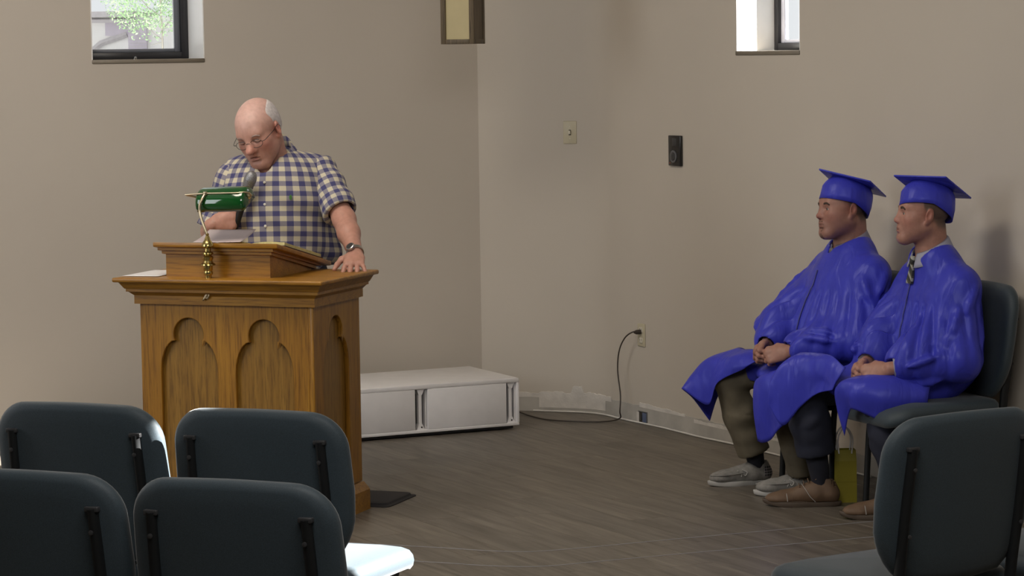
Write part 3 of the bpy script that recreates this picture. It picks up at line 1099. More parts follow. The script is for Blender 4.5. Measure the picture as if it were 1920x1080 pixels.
box('recess_panel', (BX1 - FD - .008, BY0 + .03, .13), (BX1 - FD, BY1 - .02, .87), M['oakP'], lect)
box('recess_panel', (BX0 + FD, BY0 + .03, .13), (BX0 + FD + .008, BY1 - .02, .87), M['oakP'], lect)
box('corner_bead', (BX1 - .012, BY0 - .003, ZB), (BX1 + .003, BY0 + .012, ZT_), M['oakZ'], lect, .004)
box('inner_shelf', (BX0 + .03, BY0 + .03, .45), (BX1 - .03, BY1 - .02, .47), M['oakX'], lect, .002)


def stepped(name, steps, mat, parent, x0, x1, y0, y1):
    """stack of mitred courses: (z0, z1, out_bottom, out_top)"""
    bm = bmesh.new()
    for z0, z1, ob, ot in steps:
        lo = [(x0 - ob, y0 - ob), (x1 + ob, y0 - ob), (x1 + ob, y1 + ob * .2), (x0 - ob, y1 + ob * .2)]
        hi = [(x0 - ot, y0 - ot), (x1 + ot, y0 - ot), (x1 + ot, y1 + ot * .2), (x0 - ot, y1 + ot * .2)]
        b = [bm.verts.new((p[0], p[1], z0)) for p in lo]; t = [bm.verts.new((p[0], p[1], z1)) for p in hi]
        bm.faces.new(b[::-1]); bm.faces.new(t)
        for i in range(4): bm.faces.new((b[i], b[(i + 1) % 4], t[(i + 1) % 4], t[i]))
    return frombm(name, bm, mat, parent)


stepped('plinth', [(0, .082, .03, .03), (.082, .096, .03, .019), (.096, .112, .019, .006)], M['oakX'], lect, BX0, BX1, BY0, BY1)
stepped('cornice', [(.868, .902, .016, .016), (.902, .918, .016, .034), (.918, .930, .040, .040), (.930, .957, .044, .062)], M['oakX'], lect, BX0, BX1, BY0, BY1)
bm = bmesh.new(); bm_box(bm, (-.835, -.490, .957), (.074, .085, .975), .006, 3)
frombm('tabletop', bm, M['oakX'], lect, True, 40)
# slanted reading box
KX0, KX1, KY0, KY1 = -.652, -.197, -.372, .02
zt, zf, zb_ = .975, 1.072, .996


def wedge(name, x0, x1, y0, y1, z0f, z0b, z1f, z1b, mat, parent, bev=0.0):
    V = [(x0, y0, z0f), (x1, y0, z0f), (x1, y1, z0b), (x0, y1, z0b), (x0, y0, z1f), (x1, y0, z1f), (x1, y1, z1b), (x0, y1, z1b)]
    bm = bmesh.new(); bv = [bm.verts.new(v) for v in V]
    for f in ((3, 2, 1, 0), (4, 5, 6, 7), (0, 1, 5, 4), (1, 2, 6, 5), (2, 3, 7, 6), (3, 0, 4, 7)): bm.faces.new([bv[i] for i in f])
    if bev: bmesh.ops.bevel(bm, geom=bm.edges[:], offset=bev, segments=2, profile=.5, affect='EDGES')
    return frombm(name, bm, mat, parent, bev > 0, 40)


wedge('desk_box', KX0, KX1, KY0, KY1, zt, zt, zf, zb_ - .012, M['oakX'], lect)
wedge('desk_moulding', KX0 - .012, KX1 + .012, KY0 - .012, KY1 + .02, zf - .006, zb_ - .018, zf + .008, zb_ - .006, M['oakX'], lect)
wedge('desk_moulding', KX0 - .024, KX1 + .024, KY0 - .024, KY1 + .04, zf + .008, zb_ - .008, zf + .022, zb_ + .002, M['oakX'], lect)
wedge('desk_board', KX0 - .038, KX1 + .05, KY0 - .038, KY1 + .09, zf + .022, zb_ - .010, zf + .041, zb_ + .008, M['oakX'], lect, .004)
box('book_ledge', (KX0 - .036, KY1 + .075, zb_ - .009), (KX1 + .048, KY1 + .092, zb_ + .010), M['oakX'], lect, .003)


def deskz(y):
    y0, y1 = KY0 - .038, KY1 + .09
    return zf + .041 + (zb_ + .008 - zf - .041) * (y - y0) / (y1 - y0)


SLOPE = math.atan2((zb_ + .008 - zf - .041), (KY1 + .09 - KY0 + .038))


def on_desk(x, y, z=0.0):
    return LM @ Matrix.Translation((x, y, deskz(y) + z)) @ Matrix.Rotation(SLOPE, 4, 'X')


# open book on the desk
bk = empty('open_book'); bk.matrix_world = on_desk(-.300, -.150, .001)
tag(bk, 'open thick book with gilt page edges lying on the lectern desk', 'book')
box('cover', (-.150, -.185, 0), (.150, .185, .004), M['leather'], bk, .002)
for s in (-1, 1):
    V, Fc = [], []
    n = 10
    for i in range(n + 1):
        t = i / n; x = s * (.004 + .140 * t); h = .006 + .015 * math.sin(math.pi * min(1, t * 1.15) * .5 + .35) * (1 - .30 * t)
        V += [(x, -.178, .004), (x, .178, .004), (x, .178, h), (x, -.178, h)]
    for i in range(n):
        for k in range(4):
            Fc.append((i * 4 + k, i * 4 + (k + 1) % 4, i * 4 + 4 + (k + 1) % 4, i * 4 + 4 + k))
    Fc += [(0, 1, 2, 3), tuple(n * 4 + k for k in (3, 2, 1, 0))]
    bm = bmesh.new(); bv = [bm.verts.new(v) for v in V]
    for f in Fc: bm.faces.new([bv[i] for i in f])
    frombm('page_block', bm, M['gold'], bk, True, 40)


def sheet(name, mtx, w, h, curl, mat, label, n=10):
    V, Fc = [], []
    for j in range(n + 1):
        for i in range(n + 1):
            u, v = i / n - .5, j / n - .5
            V.append(Vector((u * w, v * h, 0.0008 + curl(u, v))))
    for j in range(n):
        for i in range(n):
            a = j * (n + 1) + i
            Fc.append((a, a + 1, a + n + 2, a + n + 1))
    V2 = [mtx @ v for v in V]; c = sum(V2, Vector()) / len(V2)
    base = Vector((c.x, c.y, min(v.z for v in V2)))
    o = mesh(name, [v - base for v in V2], Fc, mat, None, True)
    o.location = base
    m = o.modifiers.new('thickness', 'SOLIDIFY'); m.thickness = .0006; m.offset = 1
    return tag(o, label, 'paper')


# sheet standing up behind the desk's upper edge, and a white sheet on the left of the tabletop
sheet('paper_sheet', LM @ Matrix.Translation((-.425, -.300, 1.121)) @ Matrix.Rotation(rad(-6), 4, 'Z') @ Matrix.Rotation(rad(10), 4, 'X'), .220, .13, lambda u, v: .020 * (v + .5) ** 2 + .005 * (u + .5) ** 2, M['paperpink'],
      'pinkish sheet of paper curling up behind the brass lamp on the lectern desk')
sheet('paper_sheet', LM @ Matrix.Translation((-.752, -.265, .9755)) @ Matrix.Rotation(rad(2), 4, 'Z'), .16, .30, lambda u, v: .001 * (u + .5), M['paper'],
      'white sheet of paper flat on the left end of the lectern top')

# ------------------------------------------------------------------ banker's lamp
lamp = empty('desk_lamp', LM @ Vector((-.437, -.432, .975)), -LT, 'brass banker lamp with green glass shade clamped on the lectern edge', 'lamp')
lathe('turned_post', [(.013, 0), (.013, .012), (.017, .014), (.019, .022), (.016, .030), (.018, .034), (.018, .048), (.030, .052), (.029, .057), (.021, .062), (.018, .070), (.021, .078), (.022, .084),
                      (.014, .090), (.022, .096), (.021, .102), (.013, .106), (.012, .118), (.025, .126), (.025, .131), (.019, .142), (.012, .152), (.010, .160), (.006, .168), (.007, .174), (.003, .178)], M['brass'], lamp, 28)
tube('clamp_bolt', [(0, 0, -.02), (0, 0, -.055)], .006, M['brass'], lamp, 10)
V, Fc = join_geo([tube_geo(catmull([(0, 0, -.05), (-.006, -.004, -.060), (-.022, -.004, -.085), (-.016, -.004, -.078), (0, -.004, -.058)], 5), .004, 8),
                  tube_geo(catmull([(0, 0, -.05), (.004, -.004, -.065), (-.004, -.004, -.078), (-.012, -.004, -.076)], 5), .004, 8)])
mesh('wing_nut', V, Fc, M['brassl'], lamp, True)
arm_top = Vector((-.022, .035, .332))
tube('arm', [(0, 0, .168), (-.012, .0, .20), (-.026, .004, .235), (-.034, .008, .262), (-.034, .010, .290), (-.027, .018, .312), tuple(arm_top)], .0058, M['brassl'], lamp, 12, 6)
lathe('arm_joint', [(.004, -.008), (.009, -.006), (.010, 0), (.009, .006), (.004, .008)], M['brassl'], lamp, 14, Matrix.Translation(arm_top))
# shade: half-cylinder trough, closed rounded ends, tilted
SC_ = Vector((.042, .085, .298)); SL = .107
sh_M = Matrix.Translation(SC_) @ Matrix.Rotation(rad(-2), 4, 'Y') @ Matrix.Rotation(rad(24), 4, 'X')


def glassgreen():
    t = NT('green_glass')
    t.set(Base_Color=(0.004, 0.065, 0.012, 1), Roughness=0.08, Specular_IOR_Level=0.6, Coat_Weight=0.6, Coat_Roughness=0.03)
    return t.m


M['greenglass'] = glassgreen()
V, Fc = [], []
sec = []
for i in range(15):
    a = rad(-14 + 208 * i / 14)
    sec.append((math.cos(a) * .064, math.sin(a) * .056))
xs = [(-SL, .80), (-SL * .985, .90), (-SL * .95, .96), (-SL * .85, 1.0), (0, 1.02), (SL * .80, 1.0), (SL * .90, .96), (SL * .96, .86), (SL * .99, .70)]
for x, s in xs:
    for y, z in sec: V.append(sh_M @ Vector((x, y * s, z * s)))
ns = len(sec)
for j in range(len(xs) - 1):
    for i in range(ns - 1): Fc.append((j * ns + i, j * ns + i + 1, (j + 1) * ns + i + 1, (j + 1) * ns + i))
Fc.append(tuple(range(ns))); Fc.append(tuple(reversed(range((len(xs) - 1) * ns, len(xs) * ns))))
bm = bmesh.new(); bv = [bm.verts.new(v) for v in V]
for f in Fc: bm.faces.new([bv[i] for i in f])
sh = frombm('shade', bm, M['greenglass'], lamp, True, 50)
m = sh.modifiers.new('glass', 'SOLIDIFY'); m.thickness = .004; m.offset = -1
for s in (-1, 1):
    c = sh_M @ Vector((s * SL * 1.0, 0, .02))
    lathe('end_cap', [(.010, -.004), (.012, 0), (.008, .006), (.003, .009)], M['brassl'], sh, 14, Matrix.Translation(c) @ Matrix.Rotation(rad(90) * s, 4, 'Y'))
eL = sh_M @ Vector((-SL - .004, 0, .02)); eR = sh_M @ Vector((SL + .004, 0, .02))
cL = Vector((SC_.x - SL - .045, arm_top.y + .002, arm_top.z - .006)); cR = Vector((SC_.x + SL - .030, arm_top.y, arm_top.z + .003))
yk = [eL] + [eL.lerp(cL, t) for t in (.4, .8, .95)] + [cL] + [cL.lerp(arm_top, t) for t in (.06, .2, .6)] + [arm_top] + [arm_top.lerp(cR, t) for t in (.4, .8, .95)] + [cR, cR.lerp(eR, .25) + Vector((.012, 0, .006)), cR.lerp(eR, .6) + Vector((.018, 0, .008)), eR + Vector((.010, -.010, .004)), eR]
tube('yoke', yk, .0036, M['brassl'], lamp, 10)

# ------------------------------------------------------------------ subwoofer
FR = Vector((0.028, 12.978, 0)); sang = rad(25.7)
SDX = Vector((math.cos(sang), math.sin(sang), 0))
W_, D_, H_ = 1.05, .576, .245
sub = empty('subwoofer', FR - SDX * W_, sang, 'low white floor speaker cabinet with dark port slots in the corner', 'speaker')
g = .008
box('cabinet_top', (0, 0, H_ - .014), (W_, D_, H_ + .008), M['white'], sub, .003)
box('cabinet_base', (0, .0, .018), (W_, D_, .034), M['white'], sub, .003)
box('cabinet_side', (W_ - .012, 0, .034), (W_, D_, H_ - .014), M['white'], sub, .001)
box('cabinet_side', (0, 0, .034), (.012, D_, H_ - .014), M['white'], sub, .001)
box('cabinet_back', (.012, D_ - .015, .034), (W_ - .012, D_, H_ - .014), M['white'], sub, 0)
box('inner_baffle', (.012, .10, .034), (W_ - .012, .112, H_ - .014), M['greydk'], sub, 0)
slots = [(W_ - .069, W_ - .012), (W_ - .556, W_ - .489), (.012, .069)]
box('front_panel', (slots[1][1], .0006, .034), (slots[0][0], .022, H_ - .014), M['white'], sub, .002)
box('front_panel', (slots[2][1], .0006, .034), (slots[1][0], .022, H_ - .014), M['white'], sub, .002)
for a, b in slots:
    c = a + (b - a) * .46
    bm = bmesh.new()
    bm_box(bm, (c - .008, .010, .034), (c + .008, .045, H_ - .014), .003, 1)
    for z in (.034, H_ - .014):
        sgn = 1 if z < .1 else -1
        vs = [bm.verts.new(v) for v in ((c - .020, .008, z), (c + .022, .008, z), (c + .008, .008, z + sgn * .028), (c - .008, .008, z + sgn * .028), (c - .020, .045, z), (c + .022, .045, z), (c + .008, .045, z + sgn * .028), (c - .008, .045, z + sgn * .028))]
        for f in ((0, 1, 2, 3), (7, 6, 5, 4), (0, 4, 5, 1), (1, 5, 6, 2), (2, 6, 7, 3), (3, 7, 4, 0)): bm.faces.new([vs[i] for i in f])
    br = frombm('port_brace', bm, M['white'], sub)
    lathe('screw', [(.004, 0), (.004, .002), (.002, .003)], M['black'], br, 10, Matrix.Translation((c + .004, .008, .046)) @ Matrix.Rotation(rad(90), 4, 'X'))
    box('port_wall', (b - .006, .022, .034), (b - .001, .10, H_ - .014), M['white'], sub, 0)
box('shadow_gap', (.012, .012, .006), (W_ - .03, D_ - .02, .0185), M['black'], sub, 0)  # black plate added as the dark shadow line under the cabinet
for x in (.08, W_ - .08):
    for y in (.06, D_ - .06):
        lathe('foot', [(.02, 0), (.022, .004), (.022, .008)], M['rubber'], sub, 14, Matrix.Translation((x, y, 0)))

# ------------------------------------------------------------------ floor mat
mt = empty('floor_mat', LM @ Vector((-.45, .20, 0)), -LT, 'dark rubber standing mat on the floor behind the lectern', 'mat')
bm = bmesh.new()
P = []
x0, x1, y0, y1 = -.50, .545, -.115, .21
for cx_, cy_, a0 in ((x1 - .03, y1 - .03, 0), (x0 + .03, y1 - .03, 90), (x0 + .03, y0 + .03, 180), (x1 - .03, y0 + .03, 270)):
    for i in range(6):
        a = rad(a0 + 90 * i / 5); P.append((cx_ + .03 * math.cos(a), cy_ + .03 * math.sin(a)))
cxm, cym = (x0 + x1) / 2, (y0 + y1) / 2
rows = []
for ins, z in ((0, 0), (0, .003), (.014, .006), (.018, .0135), (.028, .016)):
    rows.append([bm.verts.new((p[0] - math.copysign(min(ins, 9), p[0] - cxm), p[1] - math.copysign(ins, p[1] - cym), z)) for p in P])
for a, b in zip(rows[:-1], rows[1:]):
    for i in range(len(P)): bm.faces.new((a[i], a[(i + 1) % len(P)], b[(i + 1) % len(P)], b[i]))
bm.faces.new(rows[-1]); bm.faces.new(rows[0][::-1])
frombm('mat_pad', bm, M['rubber'], mt, True, 30)

# ------------------------------------------------------------------ wall fittings
def on_wall(P, D, N, s, z):
    """x along the wall, y into the room ... z up"""
    p = P + D * s
    return Matrix(((D.x, N.x, 0, p.x), (D.y, N.y, 0, p.y), (0, 0, 1, z), (0, 0, 0, 1)))


def plate(o, w, h, t, mat, bev=.003, name='plate'):
    return box(name, (-w / 2, 0.0002, -h / 2), (w / 2, t, h / 2), mat, o, bev)


pc_ = Vector((.12, 13.62, 0))
sw = empty('light_switch'); sw.matrix_world = on_wall(pc_, DC, NC, .196, 1.432)
tag(sw, 'almond toggle light switch plate on the wall above the floor speaker', 'switch')
plate(sw, .071, .115, .006, M['almond'])
box('toggle', (-.005, .006, -.008), (.005, .018, .010), M['almond2'], sw, .002)
box('toggle_slot', (-.006, .0055, -.014), (.006, .0068, .014), M['slot'], sw, 0)
for z in (-.030, .030):
    lathe('screw', [(.003, 0), (.003, .001), (.001, .0015)], M['almond2'], sw, 10, Matrix.Translation((0, .006, z)) @ Matrix.Rotation(rad(-90), 4, 'X'))

ou = empty('power_outlet'); ou.matrix_world = on_wall(PR, DR, NR, -.722, .440)
tag(ou, 'almond double power outlet on the right wall with a dark cord plugged in', 'outlet')
plate(ou, .071, .115, .006, M['almond'])
for z in (-.026, .026):
    rcp = box('receptacle', (-.017, .005, z - .014), (.017, .0085, z + .014), M['almond2'], ou, .003)
    for x in (-.007, .007):
        box('slot', (x - .0015, .0084, z - .003), (x + .0015, .0088, z + .008), M['slot'], rcp)
lathe('screw', [(.003, 0), (.003, .001), (.001, .0015)], M['chrome'], ou, 10, Matrix.Translation((0, .006, 0)) @ Matrix.Rotation(rad(-90), 4, 'X'))

ctl = empty('wall_controller'); ctl.matrix_world = on_wall(PR, DR, NR, -.372, 1.361)
tag(ctl, 'black wall control panel with round grey dial and small screen', 'control panel')
plate(ctl, .112, .146, .016, M['gloss_black'], .004, 'housing')
box('screen', (-.018, .0158, .022), (.022, .0168, .060), M['greydk'], ctl, .001)
lathe('dial_ring', [(.030, 0), (.030, .004), (.026, .006), (.021, .005), (.021, .002)], M['greymid'], ctl, 28, Matrix.Translation((-.004, .0158, -.028)) @ Matrix.Rotation(rad(-90), 4, 'X'))
lathe('dial', [(.020, 0), (.020, .006), (.017, .008)], M['greydk'], ctl, 24, Matrix.Translation((-.004, .0158, -.028)) @ Matrix.Rotation(rad(-90), 4, 'X'))
lathe('indicator', [(.004, 0), (.003, .001)], M['red'], ctl, 10, Matrix.Translation((-.040, .0158, -.060)) @ Matrix.Rotation(rad(-90), 4, 'X'))

fb = empty('floor_outlet_box'); fb.matrix_world = on_wall(PR, DR, NR, -.715, .03)
tag(fb, 'open low wall box with blue-grey insert at foot of the right wall', 'outlet box')
box('back', (-.04, .0004, -.028), (.04, .003, .028), M['slot'], fb, 0)
box('flap', (-.062, .0004, -.026), (-.038, .004, .022), M['plaster'], fb, .001)
for nm, lo, hi in (('rim', (-.042, .0004, .026), (.042, .007, .030)), ('rim', (-.042, .0004, -.030), (.042, .007, -.026)), ('rim', (.038, .0004, -.026), (.042, .007, .026))):
    box(nm, lo, hi, M['greymid'], fb, .001)
box('insert', (.000, .003, -.024), (.036, .008, .024), M['blueb'], fb, .002)
box('insert_slot', (-.014, .003, -.014), (-.004, .010, .016), M['greydk'], fb, .001)

# hanging wooden lantern near the corner (its top is above the frame)
lb = empty('hanging_lantern', (-.213, 12.55, 1.884), -rad(18), 'dark wood framed hanging lantern with cream panel, cut by the top edge', 'lamp')
w2, hh = .082, 1.20
for sx in (-1, 1):
    for sy in (-1, 1):
        box('stile', (sx * w2 - (.024 if sx > 0 else 0), sy * w2 - (.024 if sy > 0 else 0), 0), (sx * w2 + (0 if sx > 0 else .024), sy * w2 + (0 if sy > 0 else .024), hh), M['walnut'], lb, .002)
for z in (0, hh - .022):
    for sy in (-1, 1):
        box('rail', (-w2 + .024, sy * w2 - (.018 if sy > 0 else 0), z), (w2 - .024, sy * w2 + (0 if sy > 0 else .018), z + .022), M['walnut'], lb, .002)
        box('rail', (sy * w2 - (.018 if sy > 0 else 0), -w2 + .024, z), (sy * w2 + (0 if sy > 0 else .018), w2 - .024, z + .022), M['walnut'], lb, .002)
for sy in (-1, 1):
    box('cream_panel', (-w2 + .024, sy * (w2 - .012) - .003, .022), (w2 - .024, sy * (w2 - .012) + .003, hh - .022), M['cream'], lb, 0)
    box('side_panel', (sy * (w2 - .006) - .003, -w2 + .024, .022), (sy * (w2 - .006) + .003, w2 - .024, hh - .022), M['walnut'], lb, 0)
box('top_board', (-w2, -w2, hh), (w2, w2, hh + .018), M['walnut'], lb, .002)
tube('hanging_rod', [(0, 0, hh + .018), (0, 0, CEIL - 1.884)], .006, M['blackmetal'], lb, 10)

# ------------------------------------------------------------------ cords
pw = empty('extension_cord', (0.627 - .12, 13.05, 0)); tag(pw, 'dark brown power cord running from the outlet along the floor to the white speaker', 'cord')
c0 = Vector(pw.location)
plug_at = PR + DR * -.722 + NR * .012 + Vector((0, 0, .456))
pts = [plug_at, plug_at + NR * .04 + Vector((0, 0, .002)), plug_at - DR * .045 + NR * .06 + Vector((0, 0, -.03)), plug_at - DR * .095 + NR * .065 + Vector((0, 0, -.10)), plug_at - DR * .120 + NR * .06 + Vector((0, 0, -.20)),
       plug_at - DR * .095 + NR * .06 + Vector((0, 0, -.32)), plug_at - DR * .085 + NR * .07 + Vector((0, 0, -.40)), (0.53, 13.20, .016), (0.47, 13.165, .006), (0.362, 13.155, .006), (0.178, 13.24, .006), (0.08, 13.40, .007), (0.03, 13.50, .012), (-.05, 13.53, .03), (-.12, 13.53, .06)]
tube('cable', [Vector(p) - c0 for p in pts], .0036, M['cord'], pw, 8, 8)
V, Fc = tube_geo([plug_at - NR * .002 - c0, plug_at + NR * .022 - c0, plug_at + NR * .034 - c0], [.012, .011, .005], 10); mesh('plug', V, Fc, M['cord'], pw, True, 50)

wc = empty('white_cable', tuple(B0 + NR * .02)); tag(wc, 'thin white cable lying along the foot of the wall', 'cable')
c0 = Vector(wc.location)
pts = [CORNER + DC * .28 + NC * .012] + [CORNER.lerp(bend[0], .75) + NC * .020] + [p + (bc - p).normalized() * .022 for p in bend[::2]] + [B0 + DR * s + NR * (.020 + .006 * math.sin(s * 9)) for s in (.15, .3, .5, .7, .9, 1.1, 1.3, 1.6, 2.0, 2.3)]
tube('cable', [Vector((p.x, p.y, .005)) - c0 for p in pts], .0048, M['cable'], wc, 8, 6)

# ------------------------------------------------------------------ yellow gift bag
gb = empty('gift_bag', (1.344, 10.76, 0), rad(2), 'small yellow paper gift bag with white handles on the floor under the nearer graduate', 'bag')
V = [(-.046, -.035, 0), (.046, -.035, 0), (.046, .035, 0), (-.046, .035, 0), (-.045, -.034, .17), (.045, -.034, .17), (.045, .034, .17), (-.045, .034, .17),
     (-.043, -.026, .215), (.043, -.026, .215), (.043, .026, .215), (-.043, .026, .215)]
Fc = [(3, 2, 1, 0)]
for b in (0, 4):
    for i in range(4): Fc.append((b + i, b + (i + 1) % 4, b + 4 + (i + 1) % 4, b + 4 + i))
o = mesh('paper_body', V, Fc, M['yellow'], gb); m = o.modifiers.new('t', 'SOLIDIFY'); m.thickness = .001
box('fold_line', (-.0465, -.0365, .085), (.0465, -.0348, .0865), M['yellow'], gb)
for y in (-.027, .027):
    tube('handle', [(-.026, y, .20), (-.030, y, .26), (-.012, y * .8, .30), (.012, y * .8, .30), (.030, y, .26), (.026, y, .20)], .0035, M['paper'], gb, 8, 5)
# ------------------------------------------------------------------ people: materials
def skin_mat(name, base):
    t = NT(name)
    at = t.n('Attribute', attribute_name='tint')
    v = t.noise(t.coords('Object'), 60, 4)
    r = t.ramp([(0.3, (.90, .88, .86)), (0.7, (1.06, 1.04, 1.03))], v)
    c = t.mix(at.outputs['Color'], r.outputs[0], 1.0, 'MULTIPLY')
    t.l(c, t.b.inputs['Base Color'])
    t.set(Roughness=0.48, Specular_IOR_Level=0.45, Subsurface_Weight=0.08, Subsurface_Scale=0.01)
    t.b.inputs['Subsurface Radius'].default_value = (1.0, 0.35, 0.2)
    t.bump(t.noise(t.coords('Object'), 350, 2), 0.08, 0.001)
    return t.m


M['skin'] = skin_mat('skin', None)


def satin(name, c):
    t = NT(name)
    v = t.noise(t.coords('Object'), 14, 4)
    r = t.ramp([(0.3, tuple(x * .92 for x in c)), (0.7, tuple(min(1, x * 1.08) for x in c))], v)
    t.l(r.outputs[0], t.b.inputs['Base Color'])
    t.set(Roughness=0.37, Specular_IOR_Level=0.36, Specular_Tint=(.55, .6, 1, 1))
    t.bump(t.noise(t.coords('Object', (17, 17, 5)), 1.0, 2, .40, 1.2), 0.30, 0.02)
    return t.m


M['gown'] = satin('gown_royal_blue', (0.046, 0.052, 0.47))
M['gownseam'] = plain('gown_zip', (0.030, 0.034, 0.22), .5)
M['khaki'] = plain('khaki_twill', (0.135, 0.115, 0.078), .85, var=.12, vscale=22, bump=.1)
M['navy'] = plain('navy_twill', (0.014, 0.017, 0.034), .85, var=.15, vscale=22)
M['sock'] = plain('sock_dark', (0.012, 0.013, 0.022), .9)
M['shirtgrey'] = plain('shirt_grey_lilac', (0.27, 0.255, 0.32), .75, var=.04)
M['shirtpale'] = plain('shirt_pale_blue', (0.34, 0.345, 0.44), .75, var=.04)
M['shoegrey'] = plain('canvas_grey', (0.23, 0.22, 0.205), .85, var=.18, vscale=50, bump=.2)
M['solewhite'] = plain('sole_white', (0.46, 0.45, 0.43), .6)
M['tan'] = plain('tan_suede', (0.130, 0.078, 0.045), .65, var=.16, vscale=26)
M['soletan'] = plain('sole_brown', (0.085, 0.062, 0.045), .6)
M['lacegrey'] = plain('lace_grey', (0.36, 0.35, 0.33), .8)
M['lacetan'] = plain('lace_tan', (0.12, 0.075, 0.045), .7)
M['eye'] = plain('eye_white', (0.42, 0.40, 0.38), .2)
M['iris'] = plain('iris_dark', (0.025, 0.022, 0.02), .15)
M['brow_dark'] = plain('brow_brown', (0.055, 0.034, 0.024), .8)
M['brow_grey'] = plain('brow_grey', (0.36, 0.27, 0.24), .8)
M['white_hair'] = plain('white_hair', (0.58, 0.54, 0.54), .7, var=.15, vscale=80)
M['goatee'] = plain('goatee_brown', (0.16, 0.085, 0.06), .85, var=.25, vscale=120)
M['wire'] = plain('glasses_wire', (0.05, 0.045, 0.045), .3, metal=.7)
M['steel'] = plain('steel', (.50, .49, .47), .28, metal=1.0)
M['button'] = plain('button_white', (.7, .68, .62), .4)


def plaid_mat():
    t = NT('heel_plaid'); sp = t.n('SeparateXYZ'); t.l(t.coords('Object'), sp.inputs[0])
    a = t.math('LESS_THAN', t.math('FRACT', t.math('MULTIPLY', sp.outputs[0], 90)), .3)
    b = t.math('LESS_THAN', t.math('FRACT', t.math('MULTIPLY', sp.outputs[2], 90)), .3)
    f = t.math('MULTIPLY', t.math('ADD', a, b), .5)
    t.l(t.mix((.03, .03, .035), (.42, .38, .38), f), t.b.inputs['Base Color']); t.set(Roughness=.8)
    return t.m


def stripe_tie(name, c1, c2, c3):
    t = NT(name); sp = t.n('SeparateXYZ'); t.l(t.coords('Object'), sp.inputs[0])
    f = t.math('FRACT', t.math('MULTIPLY', t.math('ADD', sp.outputs[2], t.math('MULTIPLY', sp.outputs[1], .8)), 26))
    r = t.ramp([(0.0, c1), (.40, c1), (.42, c2), (.70, c2), (.72, c3), (.9, c3), (.92, c1)], f)
    r.color_ramp.interpolation = 'CONSTANT'
    t.l(r.outputs[0], t.b.inputs['Base Color']); t.set(Roughness=.55)
    return t.m


M['plaid'] = plaid_mat()
M['tie1'] = stripe_tie('tie_green_white', (.030, .032, .026), (.34, .34, .31), (.075, .07, .04))
M['tie2'] = stripe_tie('tie_grey', (.10, .095, .10), (.13, .125, .13), (.07, .07, .075))


def gingham():
    t = NT('gingham_blue_cream')
    at = t.n('Attribute', attribute_name='cloth_uv'); sp = t.n('SeparateXYZ'); t.l(at.outputs['Vector'], sp.inputs[0])
    def stripes(s):
        return t.math('LESS_THAN', t.math('FRACT', t.math('MULTIPLY', s, 1 / .0415)), .5)
    a, b = stripes(sp.outputs[0]), stripes(sp.outputs[1])
    f = t.math('ADD', a, b)
    r = t.ramp([(0, (.58, .53, .40)), (.3, (.24, .225, .265)), (.8, (.066, .066, .165))], t.math('DIVIDE', f, 2.0))
    r.color_ramp.interpolation = 'CONSTANT'
    v = t.noise(at.outputs['Vector'], 500, 2)
    c = t.mix(r.outputs[0], t.ramp([(.3, (.9, .9, .9)), (.7, (1.08, 1.08, 1.08))], v).outputs[0], 1.0, 'MULTIPLY')
    t.l(c, t.b.inputs['Base Color']); t.set(Roughness=.8, Specular_IOR_Level=.25)
    t.bump(t.noise(t.coords('Object'), 30, 3), .2, .004)
    return t.m


M['gingham'] = gingham()


